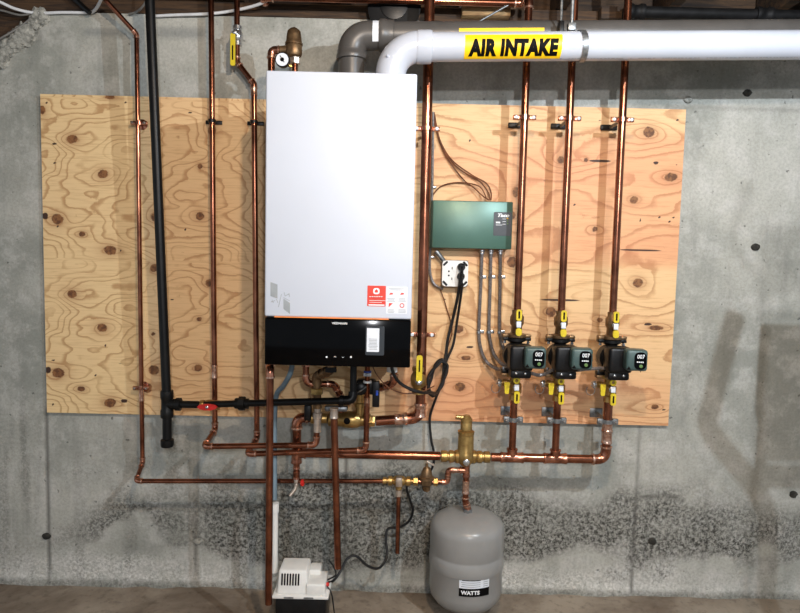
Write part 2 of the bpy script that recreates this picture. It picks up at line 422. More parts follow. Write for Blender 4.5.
# ------------------------------------------------------------------ plywood
PX0, PX1, PZ0, PZ1 = -1.361, 1.079, .705, 1.925
X = np.linspace(PX0, PX1, 306); Z = np.linspace(PZ0, PZ1, 154); xx, zz = np.meshgrid(X, Z)
H_ = 1.6*fbm(xx*1.5, zz*5, 41, 3)+.5*fbm(xx*4, zz*9, 47, 2)+zz*2.2
left = sst(-xx, .25, .75)
H_ = H_*4.2*(1-left)+left*(9.5*fbm(xx*2.6+.7, ((zz-.705) % .603)*6, 53, 4)+5*((zz-.705) % .603)+2*xx+4.2*fbm(xx*6, ((zz-.705) % .603)*10, 55, 2))
knots = [(72, 139, 5, 4.2), (103, 174, 5, 4), (57, 219, 6, 5), (110, 250, 6.5, 4.5), (82, 234, 3.5, 2.5), (72, 294, 5, 4), (102, 328, 5, 4), (58, 373, 6, 5), (110, 403, 6, 4.5), (81, 389, 4, 2.5),
 (154, 370, 5, 5), (153, 334, 2, 2), (154, 268, 4, 4), (155, 217, 4, 4), (200, 166, 2.6, 2.6), (200, 216, 4, 4), (209, 283, 3.5, 4), (199, 319, 2.6, 2.2), (198, 368, 4, 3.6), (110, 97, 5, 2), (42, 110, 3, 4), (147, 388, 5, 5), (212, 130, 4, 5),
 (649, 132, 5.5, 5), (671, 177, 6, 4), (634, 200, 4, 3.6), (638, 283, 5, 4.5), (595, 229, 2.6, 2.4), (561, 160, 3.6, 3.6), (516, 192, 3.5, 5), (512, 262, 5, 5), (459, 329, 4, 4), (466, 358, 5, 2.4), (460, 387, 5, 4.5), (551, 312, 5, 5), (656, 328, 7, 2.5), (655, 407, 4, 2.5), (512, 215, 3.5, 4), (548, 340, 3, 3), (586, 160, 2, 2), (600, 320, 3, 2)]
knot = np.zeros_like(xx); halo = np.zeros_like(xx)
for (kx, ky, rx, rz) in knots:
    p = P(kx, ky, .02); dx = (xx-p.x)/(rx/258); dz = (zz-p.z)/(rz/258)
    d = np.hypot(dx, dz); knot = np.maximum(knot, 1/(1+d**3)); halo = np.maximum(halo, np.exp(-(d/1.9)**2)*.9)
    dd = np.hypot((xx-p.x)/(rx*5.5/258), (zz-p.z)/(rz*3.2/258)); H_ = H_+min(rx, 5)*.8*np.exp(-dd*1.7)
split = np.zeros_like(xx)
for (ax, ay, L, w) in ((600, 161, 24, 1.1), (656, 163, 6, 1.3), (677, 147, 12, .6), (648, 324, 9, 1.2), (632, 348, 14, .8), (54, 144, 5, 1), (45, 216, 6, 3), (48, 370, 6, 3), (124, 401, 8, 1.5), (116, 287, 34, .5), (190, 112, 5, .8), (120, 363, 6, .8), (600, 121, 4, .8), (660, 369, 30, .4), (640, 305, 60, .35), (470, 347, 8, .8), (560, 300, 44, .35), (165, 107, 1, 3), (640, 250, 50, .35)):
    p = P(ax, ay, .02); split = np.maximum(split, np.exp(-((xx-p.x)/(L/2/258))**4-((zz-p.z)/(w*1.3/258))**2))
for (ax, ay) in ((46, 103), (55, 163), (58, 226), (53, 360), (53, 404), (678, 120), (676, 164), (673, 218), (670, 222), (664, 410), (660, 217), (640, 372), (126, 102), (120, 250), (105, 346), (95, 375), (185, 230), (172, 300), (545, 180), (575, 205), (470, 140), (445, 300), (640, 220)):
    p = P(ax, ay, .02); split = np.maximum(split, np.exp(-(np.hypot(xx-p.x, zz-p.z)/.0055)**4))
hue = .06+.16*fbm(xx*1.5, zz*4, 61)+.26*sst(xx, -.2, .1)+.55*sst(xx, -.2, .15)*sst(zz*0+fbm(xx*.4, zz*3.2, 65), .36, .62)+.25*sst(xx, -1.0, -.92)*sst(-xx, .2, .5)  # last term browns the middle: boiler's shadow tinted into the wood
hue = hue+.35*sst(1.70-zz+.03*(fbm(xx*6, zz*0, 3)-.5), 0, .03)*sst(xx, .2, .3)*sst(zz, 1.30, 1.34)
ply = grid('plywood_panel', X, Z, -.0190, dict(veneer=H_, knot=knot, halo=halo, split=split, hue=np.clip(hue, 0, 1)), 'plywood')
ORG['plywood_panel'] = Vector((0, 0, 0)); tag(ply, 'big knotty plywood sheet fixed to the concrete wall behind the boiler', 'plywood')
MB().box(((PX0+PX1)/2, -.0094, (PZ0+PZ1)/2), (PX1-PX0, .0186, PZ1-PZ0)).build('edge_plies', 'ply_edge', ply, smooth=False)

# ------------------------------------------------------------------ pipe runs
def sleeve(mb, p, d, r, L, n=14):
    d = Vector(d).normalized(); p = Vector(p)
    mb.lathe(p-d*L/2, d, [(r*.98, 0), (r*1.24, 0), (r*1.26, L*.06), (r*1.17, L*.12), (r*1.14, L*.3), (r*1.14, L*.7), (r*1.17, L*.88), (r*1.26, L*.94), (r*1.24, L), (r*.98, L)], n)
def run(th, pts, r, mat='copper', fit='copper_fitting', bend=2.2, n=14, couplings=(), names=('pipe', 'elbow', 'coupling'), sharp=False):
    pts = [Vector(p) for p in pts]; ends = []
    m = len(pts); cut = [0.0]*m
    for i in range(1, m-1):
        a = (pts[i-1]-pts[i]).normalized(); b = (pts[i+1]-pts[i]).normalized()
        ang = math.pi-a.angle(b); T = min(bend*r*math.tan(ang/2), .48*(pts[i]-pts[i-1]).length, .48*(pts[i+1]-pts[i]).length); cut[i] = T
        e = r*.9; p0 = pts[i]+a*T; p1 = pts[i]+b*T
        mid = pts[i]; arc = []
        for k in range(9):
            u = k/8; arc.append(p0*(1-u)**2+mid*2*u*(1-u)+p1*u*u)
        arc = [p0+a*e*.8]+arc+[p1+b*e*.8]
        eo = MB().tube(arc, r*1.14, n).build(names[1], fit, th)
        for q, dq in ((p0+a*e*.8, a), (p1+b*e*.8, b)):
            MB().lathe(q-dq*r*.22, dq, [(r*1.1, 0), (r*1.3, .0), (r*1.3, r*.42), (r*1.02, r*.46)], n).build('joint_ring', 'solder_joint' if fit == 'copper_fitting' else fit, eo)
    for i in range(m-1):
        d = (pts[i+1]-pts[i]).normalized()
        a = pts[i]+d*cut[i]; b = pts[i+1]-d*cut[i+1]
        if (b-a).length > 1e-4: MB().tube([a, b], r, n).build(names[0], mat, th)
    for (i, u, L) in couplings:
        d = pts[i+1]-pts[i]; mb = MB(); sleeve(mb, pts[i]+d*u, d, r, L, n); mb.build(names[2], 'solder_joint' if fit == 'copper_fitting' else fit, th)
def base_of(pts):
    z = min(p.z for p in pts); q = min(pts, key=lambda p: p.z); return (q.x, q.y, z)
def prun(name, label, cat, lst, r, group=None, do=True, **kw):
    pts = PP(lst, do) if not isinstance(lst[0], Vector) else lst
    th = thing(name, label, cat, base_of(pts), group); run(th, pts, r, **kw); return th, pts
def tee(th, p, d, br, r, fit='copper_fitting', L=None):
    L = L or r*4.6; mb = MB(); sleeve(mb, p, d, r, L)
    br = Vector(br); n_ = br.normalized(); mb.lathe(Vector(p), n_, [(r*1.1, 0), (r*1.1, r*1.7), (r*1.26, r*1.75), (r*1.26, r*2.1), (r, r*2.15)], 14)
    mb.build('tee', fit, th)

S = .155
# left fill pipe
thA, ptA = prun('copper_pipe', 'thin copper pipe beside the plywood edge, turning to run low along the wall', 'pipe',
     [(100, -6, .10), (136.5, 34, .05), (142.5, 463, .05), (136, 481, S), (383, 481, S)], .0085, do=False, couplings=((1, .83, .06),))
# (verticals made true)
thB, ptB = prun('copper_pipe', 'copper pipe beside the black gas pipe, turning right below the red valve', 'pipe',
     [(211, -8, .05), (215, 430, .05), (204, 446.5, .20), (316.5, 445, .20), (317.5, 408, .20)], .0105, do=False, couplings=((0, .86, .05),))
thC, ptC = prun('copper_pipe', 'copper pipe hugging the boiler side below the small yellow ball valve', 'pipe',
     [(237, -8, .05), (237, 62, .05), (254, 84, .05), (257, 438, .05), (247, 454, S+.04), (366, 450, S+.04), (367, 402, S+.04)], .0105, do=False, couplings=((2, .02, .03),))
# supply riser
thR, ptR = prun('supply_riser', 'thick copper riser standing close beside the boiler with a yellow lever valve', 'pipe',
     [(376, 421, S), (420, 418, S), (430, -10, S)], .0185, do=False, couplings=((1, .02, .05), (0, .55, .04)))
# return main with zone risers
zr = 460
retp = [P(312, 418, S), P(297, 418, S), P(297, 453, S), P(440, 453, S)]
retp = [retp[0], Vector((retp[1].x, -S, retp[0].z)), Vector((retp[1].x, -S, retp[2].z)), Vector((retp[3].x, -S, retp[2].z))]
zm = retp[2].z
def vert(px, py, s, z0, z1):
    x = P(px, py, s).x; return [Vector((x, -s, z0)), Vector((x, -s, z1))]
thM = thing('return_main', 'thick horizontal copper return pipe from under the boiler to the air separator', 'pipe', base_of(retp))
run(thM, retp[:2]+[retp[2]-Vector((0, 0, .0))], .0165)
MB().tube([retp[2]+Vector((.02, 0, 0)), retp[3]], .0165, 14).build('pipe', 'copper', thM)
tee(thM, retp[2], (0, 0, 1), (1, 0, 0), .0165)
dz_ = P(297, 478, S).z
MB().tube([retp[2]-Vector((0, 0, .03)), Vector((retp[2].x, -S, dz_))], .011, 12).build('pipe', 'copper', thM)
for q_ in (.05, .012):
    mb = MB(); sleeve(mb, Vector((retp[2].x, -S, dz_+q_)), (0, 0, 1), .011, .03); mb.build('coupling', 'copper_fitting', thM)
# drain cock
d0 = Vector((retp[2].x, -S, dz_-.03))
th = thing('drain_valve', 'little drain cock with a red knob under the copper drop', 'valve', d0)
MB().lathe(d0, (0, 0, 1), [(.008, 0), (.009, .004), (.007, .01), (.011, .014), (.011, .026), (.009, .03)], 12).build('body', 'solder', th)
MB().tube([d0+Vector((0, 0, .004)), d0+Vector((-.004, -.004, -.012)), d0+Vector((-.022, -.014, -.034))], [.007, .007, .006], 10).build('spout', 'solder', th)
kb = MB().tube([d0+Vector((.006, 0, .014)), d0+Vector((.02, -.004, .014))], .004, 8).build('stem', 'solder', th)
MB().lathe(d0+Vector((.018, -.003, .014)), (1, -.2, 0), [(.007, 0), (.013, .002), (.013, .010), (.007, .013)], 10).build('knob', 'red', th)

# zone side of the return main
xs_end = P(605, 457, S).x
zx = [P(514, 400, S).x, P(557.5, 400, S).x, P(608.5, 400, S).x]
PUMPZ = P(520, 353, S).z
UPZ = [P(521, 310, S).z, 0, 0]; LOWZ = P(516, 398, S).z
zm2 = zm+.003
thZ = thing('zone_manifold', 'copper header after the air separator with tees rising to three pumps', 'pipe', (P(490, 455, S).x, -S, zm))
xa = P(491, 455, S).x
run(thZ, [Vector((xa, -S, zm)), Vector((zx[2], -S, zm)), Vector((zx[2], -S, LOWZ))], .0165, couplings=((1, .38, .045), (1, .55, .03)))
for i in (0, 1):
    tee(thZ, Vector((zx[i], -S, zm)), (1, 0, 0), (0, 0, 1), .0165, L=.085)
    MB().tube([Vector((zx[i], -S, zm+.03)), Vector((zx[i], -S, LOWZ))], .0135, 14).build('pipe', 'copper', thZ)

# zone risers above the pumps
topx = []
for i, (px, lab) in enumerate(((520.5, 'copper riser above the pump nearest the green control box, bending left at the joists'), (563, 'copper riser standing above the middle pump'), (612.5, 'copper riser above the pump beside the knotty end of the plywood'))):
    zt = UPZ[0]-.002; top = WALL_TOP+(.035 if i == 0 else .16)
    x = zx[i]
    pts = [Vector((x, -S, zt)), Vector((x, -S, top))]
    if i == 0: pts = [pts[0], pts[1], Vector((x, -.095, top)), Vector((P(262, 4, .1).x, -.095, top)), Vector((P(262, 4, .1).x, -.035, top))]
    th = thing('zone_riser', lab, 'pipe', pts[0], 'copper risers above the pumps')
    run(th, pts, .0135, couplings=((0, .96, .05),) if i == 2 else ())

# ------------------------------------------------------------------ pipe clamps
def clamp(px, py, s, r, mat, label, group, style='ring'):
    c = P(px, py, s); th = thing('pipe_clamp', label, 'clamp', (c.x, -.0195, c.z-.006), group)
    MB().lathe(c-Vector((0, 0, .007)), (0, 0, 1), [(r*1.03, 0), (r*1.3, 0), (r*1.3, .014), (r*1.03, .014)], 16, caps=False).build('ring', mat, th)
    for sg in (-1, 1):
        MB().box(c+Vector((sg*(r*1.3+.009), 0, 0)), (.022, .010, .014), .002).build('ear', mat, th)
        MB().lathe(c+Vector((sg*(r*1.3+.011), -.005, 0)), (0, -1, 0), [(.0045, 0), (.0045, .003), (.003, .005)], 8).build('screw', 'chrome', th)
    if s > .07: MB().tube([c+Vector((0, r*1.2, 0)), Vector((c.x, -.02, c.z))], .005, 8).build('standoff_rod', 'galvanised', th)
    MB().lathe(Vector((c.x, -.0195, c.z)), (0, -1, 0), [(.020, 0), (.020, .003), (.008, .006), (.006, max(.008, s-.02-r*1.1))], 14).build('base_plate', mat, th)
clamp(139, 123, .05, .0085, 'copper_fitting', 'copper clip holding the thin left pipe near the plywood top', 'copper pipe clips')
clamp(141, 388, .05, .0085, 'copper_fitting', 'copper clip holding the thin left pipe near the plywood bottom', 'copper pipe clips')
for (px, py, l) in ((212, 121, 'flat black clip on the pipe between gas pipe and boiler'), (254, 122, 'flat black clip on the pipe hugging the boiler side')):
    c = P(px, py, .05); th = thing('pipe_clip', l, 'clamp', (c.x, -.0195, c.z-.006), 'black pipe clips')
    MB().box((c.x, -.024, c.z), (.062, .008, .014), .002).build('bar', 'black_plastic', th)
    MB().lathe(c-Vector((0, 0, .006)), (0, 0, 1), [(.0107, 0), (.0145, 0), (.0145, .012), (.0107, .012)], 14, caps=False).build('ring', 'black_plastic', th)
    MB().tube([c+Vector((0, .012, 0)), Vector((c.x, -.026, c.z))], .008, 8).build('stem', 'black_plastic', th)
for i, nm in enumerate(('nearest the green control box', 'above the middle pump', 'beside the knotty plywood end')):
    c = Vector((zx[i], -S, P(560, 119, S).z+.002))
    th = thing('pipe_clamp', 'split ring clamp on the copper riser '+nm, 'clamp', (c.x, -.0195, c.z-.01), 'split ring clamps on the risers')
    MB().lathe(c-Vector((0, 0, .008)), (0, 0, 1), [(.0139, 0), (.0175, 0), (.0175, .016), (.0139, .016)], 16, caps=False).build('ring', 'copper_fitting', th)
    for sg in (-1, 1):
        MB().box(c+Vector((sg*.029, 0, 0)), (.024, .012, .016), .002).build('ear', 'copper_fitting', th)
        MB().lathe(c+Vector((sg*.031, -.006, 0)), (0, -1, 0), [(.006, 0), (.006, .003), (.004, .005)], 8).build('screw', 'paper_white', th)
    MB().tube([c+Vector((0, .017, 0)), Vector((c.x, -.03, c.z))], .006, 8).build('standoff_rod', 'galvanised', th)
    MB().box((c.x-.004, -.025, c.z), (.062, .011, .020), .003).build('base_plate', 'black_iron', th)
    c = Vector((zx[i], -S, P(540, 420, S).z))
    th = thing('pipe_clamp', 'grey split clamp on the copper drop below the pump '+('nearest the green control box' if i == 0 else 'in the middle' if i == 1 else 'beside the knotty plywood end'), 'clamp', (c.x, -.0195, c.z-.01), 'split clamps below the pumps')
    rr = .0165 if i == 2 else .0135
    MB().lathe(c-Vector((0, 0, .008)), (0, 0, 1), [(rr*1.02, 0), (rr+.004, 0), (rr+.004, .016), (rr*1.02, .016)], 16, caps=False).build('ring', 'galvanised', th)
    for sg in (-1, 1):
        MB().box(c+Vector((sg*(rr+.012), 0, 0)), (.02, .014, .022), .002).build('ear', 'galvanised', th)
        MB().lathe(c+Vector((sg*(rr+.013), -.007, 0)), (0, -1, 0), [(.006, 0), (.006, .004), (.004, .006)], 6).build('screw', 'chrome', th)
    MB().tube([c+Vector((0, rr+.002, 0)), Vector((c.x, -.03, c.z))], .006, 8).build('standoff_rod', 'galvanised', th)
    MB().box((c.x, -.0225, c.z), (.05, .006, .035), .002).build('base_plate', 'galvanised', th)
for (py, l) in ((124, 'white strap clamp on the thick riser near the plywood top'), (331, 'white strap clamp on the thick riser beside the black boiler panel')):
    u = (py-418)/(-10-418.); c = ptR[1].lerp(ptR[2], u)
    th = thing('pipe_clamp', l, 'clamp', (c.x, -.0195, c.z-.01), 'strap clamps on the thick riser')
    MB().lathe(c-Vector((0, 0, .008)), (0, 0, 1), [(.0187, 0), (.0215, 0), (.0215, .016), (.0187, .016)], 18, caps=False).build('ring', 'copper_fitting', th)
    for sg in (-1, 1):
        MB().box(c+Vector((sg*.034, 0, 0)), (.026, .010, .016), .002).build('ear', 'copper_fitting', th)
        MB().lathe(c+Vector((sg*.036, -.005, 0)), (0, -1, 0), [(.007, 0), (.007, .003), (.005, .006)], 8).build('screw', 'paper_white', th)
    MB().tube([c+Vector((0, .02, 0)), Vector((c.x, -.0195, c.z))], .006, 8).build('standoff_rod', 'galvanised', th)

# ------------------------------------------------------------------ black gas pipe
G0 = .19; G1 = .17
gt = P(167, 404, G1); gtop = P(149.5, -8, G0)
thG = thing('gas_pipe', 'black iron gas pipe with a drip leg crossing under the boiler', 'pipe', (gt.x, gt.y, P(167, 446, G1).z))
RG = .0165
MB().tube([gtop, gt], RG, 16).build('pipe', 'black_iron', thG)
def bead(mb, p, d, r, L, n=16):
    d = Vector(d).normalized(); mb.lathe(Vector(p)-d*L/2, d, [(r, 0), (r*1.36, 0), (r*1.42, L*.1), (r*1.42, L*.26), (r*1.22, L*.34), (r*1.22, L*.66), (r*1.42, L*.74), (r*1.42, L*.9), (r*1.36, L), (r, L)], n)
mb = MB(); bead(mb, gt, (0, 0, 1), RG, .10); mb.lathe(gt, (1, 0, 0), [(RG*1.2, 0), (RG*1.22, .032), (RG*1.45, .034), (RG*1.45, .05), (RG, .052)], 16); mb.build('tee', 'black_iron', thG)
gb = Vector((gt.x, gt.y, P(167, 446, G1).z))
MB().tube([gt, gb], RG, 16).build('drip_leg', 'black_iron', thG)
MB().lathe(gb-Vector((0, 0, .002)), (0, 0, 1), [(.012, -.004), (RG*1.3, 0), (RG*1.42, .006), (RG*1.42, .026), (RG*1.05, .03)], 16).build('cap', 'black_iron', thG)
ge = P(346, 400.5, G1+.10)
gm = P(240, 404, G1); gm.z = gt.z
RH = .0125
MB().tube([gt, P(190, 404, G1)*1.0 if False else Vector((P(198, 404, G1).x, gt.y, gt.z))], RH*1.1, 16).build('pipe', 'black_iron', thG)
xq = P(214, 404, G1).x
MB().tube([Vector((P(198, 404, G1).x, gt.y, gt.z)), ge], RH, 16).build('pipe', 'black_iron', thG)
mb = MB(); c = Vector((P(198, 404, G1).x, gt.y, gt.z)).lerp(ge, .30)
mb.lathe(c-Vector((.022, 0, 0)), (1, 0, 0), [(RH, 0), (.018, 0), (.020, .004), (.020, .014)], 14); mb.lathe(c-Vector((.008, 0, 0)), (1, 0, 0), [(.020, 0), (.026, .001), (.026, .022), (.02, .023)], 8); mb.lathe(c+Vector((.015, 0, 0)), (1, 0, 0), [(.018, 0), (.019, .012), (RH, .013)], 14)
mb.build('union', 'black_iron', thG)
mb = MB(); up_ = [ge-Vector((.01, 0, 0)), ge+Vector((.012, 0, .002)), ge+Vector((.022, .004, .012)), ge+Vector((.024, .008, .03))]
mb.tube(spline(up_, 5), RH*1.32, 14); mb.lathe(ge-Vector((.022, 0, 0)), (1, 0, 0), [(RH*1.02, 0), (RH*1.5, 0), (RH*1.5, .014), (RH*1.2, .016)], 14); mb.build('elbow', 'black_iron', thG)
gz = P(340, 366.5, .47).z-.02
MB().tube([ge+Vector((.024, .008, .03)), Vector((ge.x+.024, ge.y+.008, gz+.02))], RH*.95, 14).build('pipe', 'black_iron', thG)
# gas cock with red handle
c = Vector((P(210, 404, G1).x, gt.y, gt.z))
th = thing('gas_valve', 'gas shutoff valve with a red lever on the black pipe', 'valve', c-Vector((0, 0, .02)))
MB().lathe(c-Vector((.034, 0, 0)), (1, 0, 0), [(RH*1.05, 0), (.018, 0), (.018, .012), (.016, .016), (.020, .028), (.020, .040), (.016, .052), (.018, .056), (.018, .068), (RH*1.05, .068)], 12).build('body', 'brass', th)
MB().lathe(c-Vector((0, .016, 0)), (0, -1, 0), [(.010, 0), (.009, .012), (.006, .014)], 12).build('stem', 'brass', th)
hb = MB().plate([(-.030, -.006), (-.012, -.012), (.012, -.012), (.030, -.006), (.036, 0), (.030, .007), (.012, .011), (-.012, .011), (-.030, .007), (-.036, 0)], -.006, .002, c-Vector((0, .030, 0))).build('handle', 'red', th, smooth=False)
MB().lathe(c-Vector((0, .034, 0)), (0, -1, 0), [(.006, 0), (.006, .004), (.003, .006)], 6).build('nut', 'chrome', hb)

# ------------------------------------------------------------------ boiler
BF, BB = .47, .13
tl, tr, bl, br = P(263.5, 71.0, BF), P(415.5, 72.5, BF), P(266.3, 366, BF), P(412, 367, BF)
bx0, bx1 = (tl.x+bl.x)/2, (tr.x+br.x)/2; bz0, bz1 = (bl.z+br.z)/2, (tl.z+tr.z)/2
zs = P(340, 318, BF).z; bw = bx1-bx0; bcx = (bx0+bx1)/2
boil = thing('boiler', 'tall white wall-hung boiler with a glossy black lower panel', 'boiler', (bcx, -(BF+BB)/2, bz0))
MB().box((bcx, -(BF+BB)/2, (zs+bz1)/2), (bw, BF-BB, bz1-zs), .006, seg=3).build('casing', 'boiler_white', boil)
MB().box((bcx, -(BF+BB)/2, (bz0+zs)/2-.0015), (bw-.001, BF-BB-.002, zs-bz0-.003), .004, seg=2).build('control_panel', 'black_gloss', boil)
MB().box((bcx, -(BB+.01)/2-.006, (bz0+bz1)/2), (bw*.7, BB-.03, (bz1-bz0)*.7)).build('mounting_bracket', 'galvanised', boil)
MB().box((bcx-.02, -BF+.0035, zs-.001), (bw*.78, .010, .0022), .0006).build('light_strip', 'light_strip', boil)
FY = -BF-.0008
def dec(name, mat, px0, py0, px1, py1, parent=boil, th_=.0008, y=None, rr=None):
    a = P(px0, py0, BF); b = P(px1, py1, BF); w, h = b.x-a.x, a.z-b.z
    o = MB().plate(rrect(w, h, rr if rr else min(w, h)*.03, 2), -th_, .0008, ((a.x+b.x)/2, -BF if y is None else y, (a.z+b.z)/2)).build(name, mat, parent, smooth=False); return o
text_mb('VIESSMANN', .0065, (P(339.5, 323.3, BF).x, -BF-.0003, P(339.5, 323.3, BF).z), width=.048, bold=.02).build('lettering', 'ink_white', boil, smooth=False)
rl = dec('warning_label', 'label_red', 367.5, 285.5, 385.5, 306.5)
dec('pictogram', 'ink_white', 373.3, 288, 379.5, 294.2, rl, .0012, rr=.006)
c = P(376.4, 291.3, BF); MB().plate([(-.005, -.004), (.005, -.004), (.005, .002), (0, .007), (-.005, .002)], -.0016, 0, (c.x, -BF, c.z)).build('pictogram', 'label_red', rl, smooth=False)
mb = MB()
for k in range(6):
    a = P(370.2+k*2.3, 296.6, BF); mb.box((a.x, -BF-.001, a.z), (.005, .0008, .0022))
for k, w_ in ((0, 16), (1, 12)):
    a = P(369.5+w_/2, 300.5+k*1.8, BF); mb.box((a.x, -BF-.001, a.z), (w_/310, .0008, .0012))
a = P(376.5, 305, BF); mb.box((a.x, -BF-.001, a.z), (.05, .0008, .004)); mb.build('small_print', 'ink_black' if False else 'ink_white', rl, smooth=False)
il = dec('instruction_label', 'paper_white', 386.5, 286.5, 407, 314)
for (qx, qy, col) in ((391, 294, 'label_red'), (402, 294, 'label_red'), (391, 305, 'label_red'), (402, 305.5, 'label_red')):
    a = P(qx, qy, BF); mb = MB()
    if qy < 300: mb.plate([(-.006, -.003), (.006, -.001), (.006, .003), (-.002, .004)], -.0014, 0, (a.x, -BF, a.z))
    elif qx < 395: mb.plate([(-.007, -.007), (.006, .006), (-.007, .006)], -.0014, 0, (a.x, -BF, a.z))
    else: mb.lathe((a.x, -BF-.0002, a.z), (0, -1, 0), [(.005, 0), (.0075, 0), (.0075, .0012), (.005, .0012)], 16, caps=False)
    mb.build('pictogram', col, il, smooth=False)
mb = MB()
for qx, qy, n_ in ((391, 298.6, 3), (402, 298.6, 3), (391, 309.8, 3), (402, 309.8, 3), (396.5, 288.6, 2)):
    for k in range(n_):
        a = P(qx, qy+k*1.3, BF); mb.box((a.x, -BF-.001, a.z), ((.026 if n_ == 3 else .05)*random.uniform(.7, 1), .0008, .0013))
mb.build('small_print', 'ink_grey', il, smooth=False)
a = P(376, 310.5, BF)
# grey removal diagram printed on the casing
dg_ = MB()
def quad(pts, mb=dg_):
    mb.plate([(P(x, y, BF).x, P(x, y, BF).z) for x, y in pts][::-1], -.0006, .0004, (0, -BF, 0))
quad([(270.5, 282), (277.5, 284.5), (277.5, 298.5), (270.5, 296)]); quad([(283.5, 298.5), (290, 303), (290, 314), (283.5, 309)])
dg_.build('printed_diagram', 'ink_grey', boil, smooth=False)
mb = MB()
for (x0, y0, x1, y1) in ((272, 299.5, 273.5, 303), (276.5, 299, 278, 303), (271, 302, 275, 300.5), (281.5, 294, 278.5, 307), (284, 292, 285, 296), (289, 293, 289.5, 297), (285, 296, 289, 294), (283.5, 297.5, 290, 301)):
    mb.tube([P(x0, y0, BF), P(x1, y1, BF)], .0009, 4)
mb.build('printed_diagram', 'ink_grey', boil, smooth=False)
film = dec('display_film', 'panel_dark', 365.8, 326, 384, 355.5, th_=.0006, rr=.004)
ql = dec('data_label', 'paper_white', 367, 328, 379, 352, th_=.0012)
mb = MB()
for k in range(8):
    a = P(373, 339+k*1.45, BF); mb.box((a.x, -BF-.0014, a.z), (.030*random.uniform(.6, 1), .0008, .0016))
mb.build('small_print', 'ink_grey', ql, smooth=False)
for k, qx in enumerate((326.7, 335, 343, 351)):
    a = P(qx, 357, BF)
    if k in (0, 3): mb = MB().plate(rrect(.005, .005, .001, 2), -.0008, .0004, (a.x, -BF, a.z))
    else:
        sg = 1 if k == 1 else -1
        mb = MB().plate([(-.004, -.001*sg), (0, .003*sg), (.004, -.001*sg), (0, .001*sg)][::sg], -.0008, .0004, (a.x, -BF, a.z))
    mb.build('touch_key', 'ink_white', boil, smooth=False)
BOT = bz0
# ------------------------------------------------------------------ flue and air intake
FZ = P(420, 29, .19); AZ = P(600, 45.5, .33)
RF = .045; RA = .0455
gx_ = P(351.5, 60, .24).x
th = thing('exhaust_pipe', 'grey plastic exhaust pipe leaving the boiler top and running behind the white pipe', 'pipe', (gx_, -.24, bz1-.01))
fz = P(440, 35.5, .24).z
bendp = [Vector((gx_, -.24, bz1-.004)), Vector((gx_, -.24, fz-.10))]
MB().tube([Vector((gx_, -.24, bz1-.002)), Vector((gx_, -.24, fz-.04))], RF*.97, 24).build('vertical_pipe', 'pvc_grey', th)
arc = [Vector((gx_+.052*(1-math.cos(a)), -.24, fz-.052+.052*math.sin(a))) for a in [math.pi/2*k/10 for k in range(11)]]
arc = [arc[0]-Vector((0, 0, .012))]+arc+[arc[-1]+Vector((.05, 0, 0))]
MB().tube(arc, RF*1.06, 24).build('elbow', 'pvc_grey', th)
MB().lathe((gx_, -.24, fz-.082), (0, 0, 1), [(RF, 0), (RF*1.14, .002), (RF*1.16, .008), (RF*1.16, .016), (RF*1.1, .02), (RF*1.1, .03), (RF, .032)], 24).build('collar', 'pvc_grey', th)
xe = gx_+.092
MB().lathe((xe, -.24, fz), (1, 0, 0), [(RF, 0), (RF*1.14, .001), (RF*1.2, .008), (RF*1.2, .02), (RF*1.12, .026), (RF*1.12, .05), (RF, .052)], 24).build('collar', 'pvc_grey', th)
MB().tube([Vector((xe+.02, -.24, fz)), Vector((2.9, -.24, fz))], RF, 24).build('horizontal_pipe', 'pvc_grey', th)
def wrap_label(mb, x0, x1, c, R, a0, a1, n=14):
    b0 = len(mb.v)
    for x in (x0, x1):
        for k in range(n+1):
            a = a0+(a1-a0)*k/n; mb.v.append(Vector((x, c.y-R*math.cos(a), c.z+R*math.sin(a))))
    for k in range(n): mb.f.append((b0+k, b0+k+1, b0+n+2+k, b0+n+1+k))
    return mb
cc = Vector((0, -.24, fz))
xl0 = P(372.5, 25, .29).x; wrap_label(MB(), xl0, xl0+.022, cc, RF*1.075, -.7, 1.0).build('white_label', 'paper_white', th)
wrap_label(MB(), P(459, 29, .28).x, P(544, 29, .28).x, cc, RF*1.01, -.9, .17).build('yellow_label', 'label_yellow', th)

S2 = .34
az = P(440, 47, S2).z
thI = thing('air_intake_pipe', 'white plastic air intake pipe with a yellow lettered label', 'pipe', (P(392, 66, S2).x, -S2, bz1-.01))
xi = P(391, 60, S2).x
MB().tube([Vector((xi, -S2, bz1-.004)), Vector((xi, -S2, az-.07))], RA*.86, 24).build('vertical_pipe', 'pvc_white', thI)
er = .088
arc = [Vector((xi+er*(1-math.cos(a)), -S2, az-er+er*math.sin(a))) for a in [math.pi/2*k/12 for k in range(13)]]
arc = [arc[0]-Vector((0, 0, .012))]+arc+[arc[-1]+Vector((.012, 0, 0))]
MB().tube(arc, RA*1.10, 28).build('elbow', 'pvc_white', thI)
pm = P(388, 54, S2+.05); MB().lathe(pm-Vector((0, -.006, 0)), (-.3, -1, 0), [(.006, 0), (.005, .006), (.002, .010)], 10).build('mould_nub', 'pvc_white', thI)
xe = P(417, 49, S2).x
MB().lathe((xe, -S2, az), (1, 0, 0), [(RA*.9, 0), (RA*1.14, .001), (RA*1.15, .006), (RA*1.15, .042), (RA*1.12, .047), (RA, .048)], 28).build('collar', 'pvc_white', thI)
MB().tube([Vector((xe+.01, -S2, az)), Vector((2.9, -S2, az))], RA, 32).build('horizontal_pipe', 'pvc_white', thI)
cA = Vector((0, -S2, az))
lx0, lx1 = P(465, 47, S2+RA).x, P(562.5, 46, S2+RA).x
lab = wrap_label(MB(), lx0, lx1, cA, RA*1.008, -1.25, .57, 18).build('warning_label', 'label_yellow', thI)
tw = (lx1-lx0)*.92
